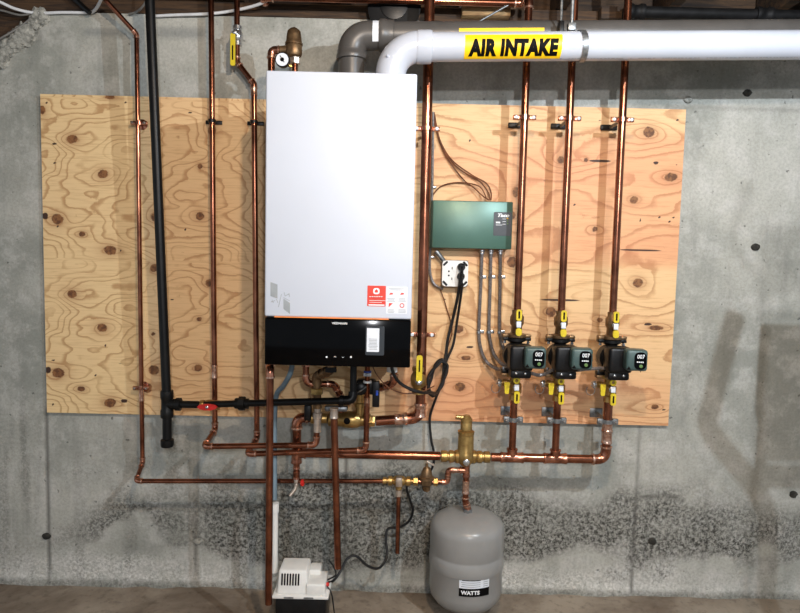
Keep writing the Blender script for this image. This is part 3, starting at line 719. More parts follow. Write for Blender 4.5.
tb = text_mb('AIR INTAKE', .056, ((lx0+lx1)/2, -S2, az), width=tw, bold=.065, shear=.02, spacing=1.08, wrap=RA*1.022)
ang = -.38
for q in tb.v:
    dy, dz = q.y+S2, q.z-az; q.y = -S2+dy*math.cos(ang)+dz*math.sin(ang); q.z = az-dy*math.sin(ang)+dz*math.cos(ang)
tb.build('lettering', 'ink_black', lab, smooth=False)
mb = MB(); x = P(540, 61, S2).x; a = -1.27
while x < 1.45:
    w = random.uniform(.004, .011)
    wrap_label(mb, x, x+w, cA, RA*1.004, a-.045, a+.045, 2); x += w+random.uniform(.002, .007)
    if random.random() < .12: x += .02
mb.build('print_line', 'ink_grey', thI)
# hanger strap
xh = P(579, 46, S2).x
th = thing('pipe_hanger', 'galvanised strap hanger round the white intake pipe', 'hanger', (xh, -S2, az-RA*1.05))
pts = [Vector((xh+.012*math.sin(a*.5), -S2+math.sin(a)*RA*1.04, az+math.cos(a)*RA*1.04)) for a in [2*math.pi*k/24 for k in range(25)]]
mb = MB(); b0 = 0
for i, p in enumerate(pts):
    for rr_, dx in ((1.0, -.009), (1.05, -.009), (1.05, .009), (1.0, .009)):
        q = cA+Vector((p.x+dx, 0, 0))+(Vector((0, p.y+S2, p.z-az)))*rr_; q.y = -S2+(p.y+S2)*rr_; q.z = az+(p.z-az)*rr_; mb.v.append(q)
for i in range(24):
    for k in range(4): mb.f.append((i*4+k, i*4+(k+1) % 4, (i+1)*4+(k+1) % 4, (i+1)*4+k))
mb.build('strap', 'galvanised', th)
xr = P(572, 15, S2).x
MB().box((xr, -S2, az+RA*1.05+.012), (.026, .022, .024), .003).build('bolt_block', 'galvanised', th)
MB().tube([Vector((xr, -S2, az+RA+.01)), Vector((xr, -S2, WALL_TOP+.29))], .006, 10).build('rod', 'galvanised', th)
MB().tube([Vector((xr-.03, -S2+.02, az+RA*.4)), Vector((xr-.03, -S2+.02, WALL_TOP+.29))], .004, 8).build('rod', 'galvanised', th)
MB().box((xr-.03, -S2+.02, az+RA*1.3), (.016, .03, .05), .003).build('bracket', 'black_iron', th)

k_ = (P(790, 45, S2).z-P(440, 47, S2).z)/(P(790, 45, S2).x-P(440, 47, S2).x)
def slope(o, k, x0):          # both pipes fall back towards the boiler
    for c_ in o.children:
        for v_ in c_.data.vertices: v_.co.z += k*(v_.co.x+ORG[c_.name].x-x0)
        slope(c_, k, x0)
for o_ in list(bpy.data.objects):
    if o_.name in ('exhaust_pipe', 'air_intake_pipe', 'pipe_hanger'): slope(o_, k_, P(440, 47, S2).x)
# ------------------------------------------------------------------ relief valve and gauge on the boiler top
RS = .25
zA, zB, zC, zD = P(294, 63, RS).z, P(294, 58, RS).z, P(294, 45, RS).z, P(294, 27.5, RS).z
c = Vector((P(295, 55, RS).x, -RS, bz1))
th = thing('relief_valve', 'bronze safety relief valve with a domed cap on the boiler top', 'valve', c)
MB().tube([c-Vector((0, 0, .001)), Vector((c.x, c.y, zA))], .010, 12).build('stem', 'copper', th)
MB().lathe(Vector((c.x, c.y, zA-.004)), (0, 0, 1), [(.012, 0), (.018, .001), (.018, zB-zA+.004), (.012, zB-zA+.006)], 6).build('hex_nut', 'solder', th)
MB().lathe(Vector((c.x-.004, c.y, zB)), (0, 0, 1), [(.014, 0), (.025, .006), (.028, .014), (.028, zC-zB-.006), (.025, zC-zB+.002)], 20).build('body', 'bronze', th)
hh = zD-zC
MB().lathe(Vector((c.x-.004, c.y, zC)), (0, 0, 1), [(.030, 0), (.030, .005), (.027, .010), (.025, hh*.5), (.022, hh*.78), (.019, hh*.84), (.010, hh*.96), (.005, hh)], 16).build('cap', 'bronze', th)
zo = P(276, 49, RS).z
MB().tube([Vector((c.x, c.y, zo)), Vector((c.x-.050, c.y, zo-.004))], [.017, .014], 14).build('outlet', 'bronze', th)
e = P(271.5, 52, RS)
RELIEF = [Vector((c.x-.046, c.y, zo-.004)), Vector((e.x, e.y, zo-.004)), Vector((e.x, e.y, bz0-.030))]
g = P(282.5, 60, .285)
th = thing('pressure_gauge', 'small round dial gauge beside the bronze relief valve', 'gauge', Vector((g.x, g.y, g.z-.025)))
MB().lathe(g+Vector((0, .012, 0)), (0, -1, 0), [(.020, 0), (.0245, .003), (.0245, .018), (.0225, .020), (.021, .018)], 22).build('case', 'black_plastic', th)
fo = MB().lathe(g, (0, -1, 0), [(.021, .004), (.021, .0062)], 22).build('dial', 'paper_white', th)
MB().tube([g+Vector((.007, -.0075, -.009)), g+Vector((-.007, -.0075, .012))], .0014, 6).build('needle', 'ink_black', fo)
MB().lathe(g, (0, -1, 0), [(.007, .0062), (.006, .009)], 12).build('hub', 'ink_black', fo)
MB().tube([g+Vector((0, .012, 0)), g+Vector((.004, .03, -.004)), Vector((c.x-.010, c.y, zA-.012))], .005, 8).build('stem', 'brass', th)

# ------------------------------------------------------------------ ball valves
def handle(mb, c, L, w, t=.004):
    mb.plate(rrect(w, L, w*.35, 4), -t, t, c)
def ball_valve(px, py, s, r, label, up=1, L=.075, hoff=(0, 0), bodymat='brass', grp=None, side=0):
    c = P(px, py, s) if not isinstance(px, Vector) else px
    th = thing('ball_valve', label, 'valve', c-Vector((0, 0, r*3)), grp)
    MB().lathe(c-Vector((0, 0, r*2.8)), (0, 0, 1), [(r*1.02, 0), (r*1.35, 0), (r*1.35, r*.9), (r*1.1, r*1.1), (r*1.6, r*1.9), (r*1.7, r*2.8), (r*1.6, r*3.7), (r*1.1, r*4.5), (r*1.35, r*4.7), (r*1.35, r*5.6), (r*1.02, r*5.6)], 14).build('body', bodymat, th)
    MB().lathe(c-Vector((0, r*1.4, 0)), (0, -1, 0), [(r*.7, 0), (r*.7, r*.6), (r*.4, r*.8), (r*.4, r*1.3)], 10).build('stem', 'chrome', th)
    y = c.y-r*2.7
    hc = Vector((c.x+hoff[0], y, c.z+hoff[1]+up*L*.42)); mb = MB(); handle(mb, hc, L, max(.017, r*1.2)); hn = mb.build('handle', 'yellow', th)
    MB().lathe(Vector((c.x, y-.003, c.z)), (0, -1, 0), [(.008, 0), (.008, .005), (.005, .007)], 6).build('nut', 'chrome', hn)
    MB().box(hc+Vector((0, -.0042, up*L*.1)), (.005, .0012, L*.45)).build('printed_mark', 'ink_black', hn)
    return th
ball_valve(418.5, 380, S, .0180, 'brass ball valve with a raised yellow lever on the thick riser', up=1, L=.095, hoff=(0, .012))
ball_valve(237.5, 36, .05, .0125, 'small ball valve with a hanging yellow lever near the joists', up=-1, L=.115, bodymat='chrome', hoff=(-.008, -.012))

# ------------------------------------------------------------------ circulator pumps
PW = ['nearest the green control box', 'in the middle of three', 'nearest the knotty plywood end']
for i in range(3):
    x = zx[i]; z = P([520, 563, 612][i], 355, S).z
    if i == 0: z0p = z
    z = z0p
    th = thing('circulator_pump', 'black circulator pump with green-grey front box, '+PW[i], 'pump', (x, -S, z-.065), 'circulator pumps')
    C0 = Vector((x, -S, z))
    # volute with flanges
    MB().lathe(C0-Vector((0, .0, .066)), (0, 0, 1), [(.03, 0), (.036, .002), (.036, .012), (.022, .02), (.024, .04), (.030, .052), (.030, .08), (.024, .092), (.022, .112), (.036, .120), (.036, .130), (.03, .132)], 18).build('volute', 'black_iron', th)
    MB().lathe(C0+Vector((0, .03, 0)), (0, -1, 0), [(.034, 0), (.046, .006), (.048, .03), (.048, .052), (.040, .06)], 22).build('volute_ring', 'black_iron', th)
    for sg in (-1, 1):
        for zz_ in (-.06, .06):
            MB().box(C0+Vector((sg*.040, 0, zz_)), (.024, .030, .012), .003).build('flange_ear', 'black_iron', th)
            MB().lathe(C0+Vector((sg*.043, -.004, zz_-.016)), (0, 0, 1), [(.006, 0), (.006, .006), (.0042, .007), (.0042, .026), (.006, .027), (.006, .033)], 6).build('bolt', 'chrome', th)
    MB().box(C0+Vector((.004, -.062, .002)), (.084, .075, .092), .012, seg=3).build('motor_housing', 'black_plastic', th)
    MB().box(C0+Vector((.006, -.055, -.058)), (.076, .05, .03), .008).build('terminal_box', 'black_plastic', th)
    R_ = Matrix.Rotation(math.radians(-6), 3, 'Z')
    hc = C0+Vector((.042, -.125, .012))
    cb = MB().box(hc, (.072, .056, .074), .010, R_, 3).build('control_box', 'pump_green', th)
    fr_ = hc+R_ @ Vector((.010, -.0285, 0))
    MB().plate(rrect(.040, .060, .016, 5), -.002, .004, fr_, R_).build('display', 'black_gloss', cb)
    tb = text_mb('007', .014, (0, 0, 0), width=.025, bold=.012)
    for q in tb.v: q.xyz = fr_+R_ @ (q+Vector((.001, -.0026, .015)))
    tb.build('lettering', 'ink_white', cb, smooth=False)
    mb = MB()
    for k in range(4): mb.box(fr_+R_ @ Vector((-.010+k*.006, -.0028, -.004)), (.004, .0012, .004), rot=R_)
    mb.build('indicator_row', 'ink_white', cb, smooth=False)
    MB().lathe(fr_+R_ @ Vector((.002, -.002, -.018)), R_ @ Vector((0, -1, 0)), [(.006, 0), (.006, .002), (.004, .0025)], 14).build('button', 'led_green', cb)
    MB().plate([(-.007, -.005), (.007, -.005), (0, .006)], -.001, .001, hc+R_ @ Vector((-.027, -.0285, -.026)), R_).build('printed_mark', 'ink_black', cb, smooth=False)
    for k in (-1, 1): MB().lathe(C0+Vector((.004+k*.016, -.082, -.054)), (0, -1, 0), [(.0045, 0), (.0045, .004), (.003, .005)], 8).build('screw', 'chrome', th)
    # upper isolation valve
    ub = C0.z+.066; ut = UPZ[0]-.0
    tv = thing('isolation_valve', 'brass valve with yellow lever above the pump '+PW[i], 'valve', (x, -S, ub), 'valves above the pumps')
    h = ut-ub
    MB().lathe((x, -S, ub), (0, 0, 1), [(.034, 0), (.036, .002), (.036, .012), (.020, .016), (.019, h*.4), (.025, h*.5), (.025, h*.75), (.018, h*.85), (.019, h), (.0137, h)], 18).build('body', 'bronze', tv)
    for sg in (-1, 1):
        MB().box((x+sg*.040, -S, ub+.006), (.024, .030, .012), .003).build('flange_ear', 'bronze', tv)
    MB().lathe((x, -S-.02, ub+h*.55), (0, -1, 0), [(.011, 0), (.011, .012), (.007, .014), (.007, .02)], 10).build('stem', 'chrome', tv)
    yy_ = -S-.044
    hb = MB().plate(rrect(.020, .040, .007, 4), -.004, .004, (x-.002, yy_, ub+h*.55+.030)).build('handle', 'yellow', tv)
    MB().plate(rrect(.006, .026, .002, 2), -.0052, 0, (x-.002, yy_, ub+h*.55+.031)).build('slot', 'ink_black', hb, smooth=False)
    MB().box((x-.002, yy_-.002, ub+h*.55-.004), (.017, .006, .022), .002).build('tag', 'paper_white', tv)
    MB().plate(rrect(.021, .028, .009, 4), -.004, .004, (x-.001, yy_, ub+h*.55-.031)).build('handle_tip', 'yellow', tv)
    # lower isolation valve with purge port
    lt = C0.z-.066; h = lt-LOWZ+.006
    tv = thing('isolation_valve', 'brass purge valve with two yellow levers below the pump '+PW[i], 'valve', (x, -S, lt-h), 'purge valves below the pumps')
    MB().lathe((x, -S, lt), (0, 0, -1), [(.034, 0), (.036, .002), (.036, .012), (.020, .016), (.019, h*.35), (.026, h*.42), (.026, h*.72), (.018, h*.8), (.0195, h), (.0137, h)], 18).build('body', 'brass', tv)
    for sg in (-1, 1): MB().box((x+sg*.040, -S, lt-.006), (.024, .030, .012), .003).build('flange_ear', 'bronze', tv)
    zc = lt-h*.5
    MB().lathe((x, -S-.02, zc), (0, -1, 0), [(.011, 0), (.011, .012), (.007, .014), (.007, .02)], 10).build('stem', 'chrome', tv)
    MB().lathe((x-.002, -S-.040, zc+.030), (0, -1, 0), [(.006, 0), (.012, 0), (.012, .008), (.006, .008)], 14, caps=False).build('handle_ring', 'yellow', tv)
    MB().box((x-.001, yy_-.002, zc+.004), (.017, .006, .022), .002).build('tag', 'paper_white', tv)
    hb = MB().plate(rrect(.020, .044, .007, 4), -.004, .004, (x+.001, yy_, zc-.032)).build('handle', 'yellow', tv)
    MB().plate(rrect(.006, .026, .002, 2), -.0052, 0, (x+.001, yy_, zc-.032)).build('slot', 'ink_black', hb, smooth=False)
    pp = Vector((x, -S, zc+.012))
    MB().lathe(pp-Vector((.018, 0, 0)), (-1, 0, 0), [(.011, 0), (.011, .010), (.014, .012), (.014, .026), (.010, .028), (.010, .034)], 12).build('purge_port', 'brass', tv)
    MB().lathe(pp-Vector((.05, 0, 0)), (-1, 0, 0), [(.013, 0), (.014, .002), (.014, .012), (.009, .016)], 12).build('cap', 'chrome', tv)
    MB().tube([pp+Vector((-.036, -.01, 0)), pp+Vector((-.036, -.03, 0))], .005, 8).build('lever_stem', 'chrome', tv)
    MB().plate([(-.010, .008), (.010, .008), (.0075, -.030), (.005, -.034), (-.005, -.034), (-.0075, -.030)], -.004, .004, pp+Vector((-.034, -.032, 0))).build('purge_lever', 'yellow', tv)
    lp = [pp+Vector((-.058+.016*math.sin(a)-.012, -.006, -.020+.018*math.cos(a))) for a in [2*math.pi*k/16 for k in range(15)]]
    MB().tube(lp, .0012, 5).build('tether', 'cable_grey', tv)

# ------------------------------------------------------------------ zone controller, outlet, conduits
ZF, ZB = .085, .0195
a, b = P(433, 200, ZF), P(511.5, 249.5, ZF); zc_ = Vector(((a.x+b.x)/2, 0, (a.z+b.z)/2)); zw, zh = b.x-a.x, a.z-b.z
th = thing('zone_controller', 'green metal zone control box on the plywood beside the boiler', 'control box', (zc_.x, -ZB, zc_.z-zh/2))
MB().box((zc_.x-.006, -(ZF-.012+ZB)/2, zc_.z), (zw, ZF-.012-ZB, zh), .003).build('back_box', 'green_edge', th)
MB().box((zc_.x, -(ZF+ZF-.03)/2, zc_.z), (zw, .03, zh), .004).build('cover', 'green_box', th)
p1, p2 = P(494, 212, ZF), P(511, 236, ZF)
pn = MB().plate(rrect(p2.x-p1.x, p1.z-p2.z, .003, 2), -.0012, .001, ((p1.x+p2.x)/2, -ZF, (p1.z+p2.z)/2)).build('display_panel', 'panel_dark', th, smooth=False)
q = P(503.5, 215.4, ZF); text_mb('Taco', .013, (q.x, -ZF-.0016, q.z), width=.043, bold=.04, shear=.3).build('lettering', 'ink_white', pn, smooth=False)
q = P(498, 222.5, ZF); mb = MB().box((q.x, -ZF-.0016, q.z), (.016, .0008, .006)); q = P(499, 225, ZF); mb.box((q.x, -ZF-.0016, q.z), (.024, .0008, .0016)); mb.build('small_print', 'ink_white', pn, smooth=False)
for k in range(3):
    q = P(507.5, 218.5+k*2.6, ZF); MB().lathe((q.x, -ZF-.001, q.z), (0, -1, 0), [(.003, 0), (.003, .001), (.002, .0015)], 8).build('indicator', 'label_yellow' if k == 0 else 'led_green', pn)
    q = P(504, 219+k*2.6, ZF); MB().box((q.x, -ZF-.0014, q.z), (.012, .0008, .0014)).build('small_print', 'ink_white', pn, smooth=False)
# three armoured conduits
cond = [[(482, 250, .045), (480.5, 290, .03), (479, 325, .03), (480, 345, .035), (486, 361, .05), (498, 369, .10), (510, 367, .19)],
        [(491, 250, .045), (490, 290, .03), (489, 325, .03), (490, 340, .035), (494, 354, .06), (502, 364, .12), (510, 364.5, .19)],
        [(500.5, 250, .045), (500, 290, .03), (499.5, 325, .03), (501, 340, .035), (505, 351, .08), (510, 360, .16)]]
cl = ['armoured cable from the green box sweeping widest to the first pump', 'armoured cable between two others from green box to the pump', 'short armoured cable from the green box, closest to the pump valves']
for k, cp in enumerate(cond):
    th = thing('armoured_cable', cl[k], 'cable', P(*cp[3]), 'armoured cables below the green box')
    pts = spline([P(*q) for q in cp], 10); n_ = len(pts)
    # ribbed jacket
    dense = []
    for i in range(n_-1):
        for u in (0, .25, .5, .75): dense.append(pts[i].lerp(pts[i+1], u))
    MB().tube(dense, [.0062 if i % 2 else .0070 for i in range(len(dense))], 8).build('jacket', 'conduit', th)
    q = P(cp[0][0], cp[0][1]+1, .045)
    MB().lathe(q+Vector((0, 0, .004)), (0, 0, -1), [(.011, 0), (.011, .006), (.009, .008), (.009, .016)], 10).build('connector', 'chrome', th)
    for yy2 in (277, 332):
        u = (yy2-250)/75.; q = P(cp[0][0]+(cp[2][0]-cp[0][0])*u, yy2, .03)
        tc = thing('cable_strap', 'little metal strap '+('just below the green box' if yy2 == 277 else 'beside the pump valves')+' on the '+('widest sweeping cable', 'cable between two others', 'cable closest to the pumps')[k], 'strap', (q.x, -.0195, q.z-.005), 'cable straps '+('upper row' if yy2 == 277 else 'lower row'))
        MB().lathe(q-Vector((0, 0, .005)), (0, 0, 1), [(.0072, 0), (.0088, 0), (.0088, .010), (.0072, .010)], 12, caps=False).build('saddle', 'chrome', tc)
        MB().box((q.x+.014, -.021, q.z), (.016, .003, .012), .001).build('tab', 'chrome', tc)
        MB().lathe((q.x+.015, -.0225, q.z), (0, -1, 0), [(.003, 0), (.003, .002)], 6).build('screw', 'galvanised', tc)
for (la, p0, p1, p2) in (('armoured jumper cable between the first and middle pumps', (527, 372, .20), (541, 375, .17), (556, 368, .20)), ('armoured jumper cable between the middle pump and the last pump', (570, 371, .20), (588, 369, .17), (606, 368, .20))):
    pts = spline([P(*p0), P(*p1), P(*p2)], 14)
    tag(MB().tube(pts, [.0062 if i % 2 else .0070 for i in range(len(pts))], 8).build('armoured_cable', 'conduit'), la, 'cable', 'armoured cables between pumps')
# junction box with outlet
c = P(455, 273.5, .06)
th = thing('outlet_box', 'square metal outlet box with a black plug below the green box', 'outlet', (c.x, -.0195, c.z-.05))
MB().box((c.x, -.041, c.z), (.100, .043, .100), .006).build('box', 'galvanised', th)
MB().plate(rrect(.098, .098, .014, 3), -.003, .002, (c.x, -.0625, c.z)).build('cover_plate', 'white_plastic', th)
for sx in (-1, 1):
    for sz in (-1, 1):
        MB().box((c.x+sx*.0375, -.0665, c.z+sz*.0375), (.022, .003, .008), .001, Matrix.Rotation(math.radians(45*sx*sz), 3, 'Y')).build('corner_ear', 'black_iron', th, smooth=False)
for q in (-1, 1): MB().plate(rrect(.030, .026, .008, 3), -.002, .001, (c.x+.005, -.0655, c.z+q*.02)).build('receptacle', 'white_plastic', th)
mb = MB()
for q in (-1, 1): mb.box((c.x-.012+.0, -.0655, c.z+q*.02), (.003, .0015, .009)).box((c.x-.024, -.0655, c.z+q*.008), (.006, .0015, .006))
mb.build('slot', 'ink_black', th, smooth=False)
def plug(px, py, label):
    q = P(px, py, .078); t2 = thing('power_plug', label, 'plug', (q.x, -.066, q.z-.016), None)
    MB().lathe(Vector((q.x, -.0675, q.z)), (0, -1, 0), [(.015, 0), (.015, .010), (.011, .018), (.008, .022)], 14).build('plug_body', 'black_plastic', t2)
    MB().tube(spline([Vector((q.x, -.084, q.z)), Vector((q.x, -.094, q.z-.010)), Vector((q.x, -.094, q.z-.034))], 5), [.007]*6+[.006]*5, 8).build('strain_relief', 'black_plastic', t2)
    return t2
plug(461.5, 267, 'black plug in the upper socket of the metal outlet box'); plug(461, 276.5, 'black plug in the lower socket of the metal outlet box')
MB_ = MB().tube(spline([P(436, 251, .05), P(440, 256, .05), P(446, 264, .045)], 6), .009, 10).build('conduit_stub', 'galvanised'); tag(MB_, 'short bent metal conduit joining green box and outlet box', 'conduit')
# thin conduit up to the outlet, left
pts = [P(433, 112, .03), P(432, 190, .03), P(430, 250, .03), P(430, 272, .03), P(434, 284, .032), P(443, 289, .035)]
tag(MB().tube(spline(pts, 8), .0055, 8).build('armoured_cable', 'conduit'), 'thin metal cable beside the thick riser curving into the outlet box', 'cable')
for py in (187, 257):
    q = P(432 if py < 200 else 430.5, py, .03); tc = thing('cable_strap', 'tiny metal strap on the thin cable '+('above the green box' if py < 200 else 'below the green box'), 'strap', (q.x, -.0195, q.z-.005))
    MB().box((q.x+.006, -.0255, q.z), (.022, .012, .010), .003).build('saddle', 'chrome', tc)
# thermostat wires
wires = [([(434, 112, .03), (440, 140, .03), (452, 160, .03), (472, 175, .032), (486, 183, .032), (491, 192, .04), (491, 200, .055)], 'wire_brown', 'brown thermostat wire arcing highest into the green box'),
         ([(434, 116, .03), (441, 145, .03), (458, 168, .03), (478, 180, .034), (488, 192, .04), (490, 200, .055)], 'wire_brown', 'brown thermostat wire in the middle of the bundle'),
         ([(434, 120, .03), (444, 152, .03), (462, 178, .03), (474, 188, .04), (484, 197, .05), (489, 200, .055)], 'wire_brown', 'brown thermostat wire looping lowest into the green box'),
         ([(432, 196, .03), (440, 187, .028), (452, 183, .028), (466, 183, .03), (480, 187, .04), (487, 199, .055)], 'wire_brown', 'thin brown wire arching over the green box corner')]
for w, m_, l in wires: tag(MB().tube(spline([P(*q) for q in w], 8), .0026, 6).build('thermostat_wire', m_), l, 'wire', 'thermostat wires')
tag(MB().tube(spline([P(440, 288, .03), P(446, 306, .026), P(452, 330, .026), P(447, 350, .03), P(443, 372, .05)], 8), .0022, 6).build('thermostat_wire', 'wire_brown'), 'thin brown wire dropping from the outlet box to the coil', 'wire')
# power cords
def cord(lst, r, label, name='hanging_cable', mat='black_rubber', k=8):
    return tag(MB().tube(spline([P(*q) for q in lst], k), r, 8).build(name, mat), label, 'cord')
coil = []
for k in range(36):
    a = 2*math.pi*k/12; coil.append((437+math.cos(a+.3)*(7.5+1.8*math.sin(k*1.3))-2*math.sin(a), 378+math.sin(a)*(16.5+2*math.cos(k*.9)), .06+.006*(k/12)+.012*math.sin(a*.5)))
cord([(461, 273, .10), (458, 295, .07), (453, 318, .05), (448, 338, .05), (446, 355, .055)]+coil[10:]+[(438, 391, .10), (430, 392.5, .17), (420, 392, .225), (410, 389, .24), (399, 382, .25), (393, 372, .27), (391, 362, .27)], .006, 'black cord from the outlet through the hanging coil to the boiler underside')
cord([(462, 283, .10), (461, 295, .08), (457, 322, .05), (453, 345, .05), (446, 362, .055), (441, 385, .06), (436, 398, .055), (430, 417, .04), (431, 438, .05), (434, 455, .06), (431, 470, .07), (418, 480, .08), (407, 486, .09), (410, 500, .08), (413, 510, .07), (409, 521, .06), (400, 527, .05), (388, 529, .05), (386, 540, .06), (387, 556, .08), (379, 568, .12), (368, 566, .14), (356, 556, .15), (347, 559, .16), (340, 572, .18), (333, 581, .21), (326, 583, .24)], .005, 'long black cord wandering down the wall to the condensate pump')
hang = coil[:1]

# ------------------------------------------------------------------ under the boiler
# condensate hose and white drain
hb = [P(293, 361, .24), P(290, 374, .24), P(283, 386, .20), P(276.5, 395, .165), P(274.5, 420, .160), P(274.5, 460, .18), P(274.5, 500, .21)]
tag(MB().tube(spline(hb, 8), .0095, 10).build('condensate_hose', 'hose_blue'), 'blue-grey condensate hose curving down from the boiler', 'hose')
w0, w1 = P(275, 504, .21), P(275, 572, .21)
th = thing('drain_tube', 'white plastic drain tube entering the condensate pump', 'pipe', (w0.x, -.21, w1.z))
MB().tube([w0, Vector((w0.x, -.21, w1.z))], .0115, 12).build('pipe', 'white_plastic', th)
MB().lathe(w0-Vector((0, 0, .03)), (0, 0, 1), [(.0117, 0), (.0145, 0), (.0145, .034), (.011, .034)], 12).build('coupling', 'white_plastic', th)
# relief discharge pipes
DS = .36
d0, d1 = P(270.5, 360, DS), P(269.5, 604, DS)
dx_ = (d0.x+d1.x)/2-.002
th = thing('discharge_pipe', 'long copper discharge pipe from the relief valve down past the boiler to the floor', 'pipe', (dx_, -DS, d1.z))
run(th, RELIEF+[Vector((dx_, -DS, bz0-.030)), Vector((dx_, -DS, d1.z))], .0122, bend=1.8)
DS2 = .27
d0, d1 = P(334, 412, DS2), P(338, 568, DS2)
th = thing('discharge_pipe', 'copper discharge pipe ending in mid air right of the red drain knob', 'pipe', d1)
MB().tube([d0, d1], .0125, 14).build('pipe', 'copper', th)
mb = MB(); sleeve(mb, d0-Vector((0, 0, .004)), (0, 0, 1), .0125, .035); mb.build('coupling', 'solder', th)
# manifold block below the boiler
mz = P(350, 418, S).z
x0, x1 = P(312, 418, S).x, P(378, 420, S).x
th = thing('brass_manifold', 'brass low loss manifold under the boiler between two copper elbows', 'manifold', ((x0+x1)/2, -S, mz-.03))
zz0 = ptR[0].z
MB().lathe((x0-.004, -S, zm*0+retp[0].z), (1, 0, 0), [(.019, 0), (.022, .002), (.022, .018), (.019, .022), (.019, .06)], 16).build('left_union', 'brass', th)
MB().lathe((P(328, 418, S).x, -S, (retp[0].z+zz0)/2), (1, 0, 0), [(.020, 0), (.026, .004), (.026, .05), (.030, .06), (.032, .085), (.030, .11), (.024, .12), (.024, .14), (.02, .142)], 18).build('body', 'brass', th)
MB().lathe((P(366, 420, S).x-.006, -S, zz0), (1, 0, 0), [(.02, 0), (.027, .001), (.027, .022), (.021, .024), (.021, .036), (.0187, .04)], 6).build('right_union', 'brass', th)
q = P(347, 421, S+.032); MB().lathe(q, (0, -1, 0), [(.012, 0), (.012, .003), (.010, .004)], 16).build('badge', 'ink_black', th)
q2 = P(360, 420, S)
MB().lathe(Vector((q2.x, -S, zz0)), (0, 0, 1), [(.017, 0), (.017, .05), (.021, .052), (.021, .066), (.015, .07), (.015, .10)], 14).build('brass_neck', 'brass', th)
q3 = P(336, 409, S+.03)
MB().box((q3.x, q3.y+.01, q3.z), (.085, .03, .020), .007).build('bridge', 'galvanised', th)
q4 = P(308, 412, S+.02)
MB().box((q4.x, q4.y, q4.z), (.026, .03, .062), .006).build('black_lever', 'black_plastic', th)
# DHW elbow group
def up_to_boiler(name, label, lst, r, mat='copper', fit='copper_fitting', nut=None, **kw):
    pts = [P(*q) for q in lst]
    th = thing(name, label, 'pipe', base_of(pts)); run(th, pts, r, mat=mat, fit=fit, **kw)
    return th, pts
# left copper tail, bends right under boiler
th, pts = up_to_boiler('copper_tail', 'copper tail pipe dropping from the boiler behind the bronze elbow', [(306, 361, .21), (306, 384, .21), (334, 384, .19), (341, 397, S), (341, 412, S)], .0115)
MB().lathe(pts[0]-Vector((0, 0, .02)), (0, 0, 1), [(.012, 0), (.017, .001), (.017, .014), (.012, .015)], 6).build('nut', 'copper_fitting', th)
# bronze elbow group
th, pts = up_to_boiler('bronze_elbow', 'dark bronze double elbow between boiler and the black gas pipe', [(332, 361, .25), (331, 370, .25), (316.5, 376, .21), (317.5, 408, .20)], .0150, mat='bronze', fit='bronze', bend=1.5)
MB().lathe(P(317, 394, .21), (0, 0, 1), [(.016, 0), (.023, .001), (.023, .020), (.016, .022)], 6).build('nut', 'brass', th)
MB().lathe(P(331, 372, .25), (0, 0, 1), [(.016, 0), (.022, .001), (.022, .018), (.016, .019)], 6).build('nut', 'black_iron', th)
MB().lathe(P(317.3, 432, .20), (0, 0, 1), [(.011, 0), (.014, .001), (.014, .05), (.0175, .052), (.0175, .072), (.013, .074), (.013, .10)], 12).build('coupling', 'solder', thB)
# right: chrome-nutted pipe with black actuator
th, pts = up_to_boiler('copper_tail', 'copper tail with a blue ringed nut rising into the boiler', [(367, 402, S+.04), (367.5, 361, .22)], .0095, couplings=((0, .03, .03),))
MB().lathe(P(367.5, 376, .21), (0, 0, 1), [(.011, 0), (.016, .001), (.016, .012), (.011, .013)], 6).build('nut', 'chrome', th)
MB().lathe(P(367.5, 383, .205), (0, 0, 1), [(.011, 0), (.0155, .001), (.0155, .008), (.011, .009)], 12).build('ring', 'white_plastic', th)
MB().lathe(P(367.5, 372.5, .213), (0, 0, 1), [(.011, 0), (.014, .001), (.014, .006), (.011, .007)], 12).build('ring', 'blue', th)
q = P(368, 388, .20)
th = thing('valve_actuator', 'black valve actuator with a blue tag under the boiler', 'actuator', Vector((q.x, q.y, q.z-.05)))
MB().box(q+Vector((-.008, .026, 0)), (.074, .05, .055), .012, seg=3).build('motor_body', 'black_plastic', th)
MB().lathe(q+Vector((-.026, -.002, 0)), (0, -1, 0), [(.022, 0), (.022, .02), (.016, .024)], 16).build('dial', 'black_plastic', th)
MB().tube(spline([q+Vector((-.036, -.03, -.012)), q+Vector((-.02, -.034, .0)), q+Vector((-.005, -.03, .012))], 5), .003, 6).build('spring_lever', 'galvanised', th)
hh_ = P(376, 394, .22)
lv = MB().box(hh_, (.026, .018, .094), .004).build('lever', 'black_plastic', th)
MB().box(hh_+Vector((.004, -.010, .006)), (.008, .004, .018), .001).build('tag', 'blue', lv)
# copper elbow tail at the right
th, pts = up_to_boiler('copper_tail', 'copper tail with a white nut curling left beside the black cord', [(394, 361, .22), (394, 383, .22), (384, 387, .18), (371, 388, .15)], .0125, bend=2.4)
MB().lathe(P(392, 372, .225), (0, 0, 1), [(.014, 0), (.019, .001), (.019, .020), (.014, .022)], 12).build('nut', 'white_plastic', th)
tag(MB().tube(spline([P(371, 362, .26), P(377, 375, .26), P(388, 387, .25), (P(402, 393, .22)), P(414, 393, .215), P(424, 391, .215), P(434, 386, .12)], 8), .0022, 6).build('sensor_wire', 'wire_brown'), 'thin brown sensor wire sagging from the boiler to the cord coil', 'wire')

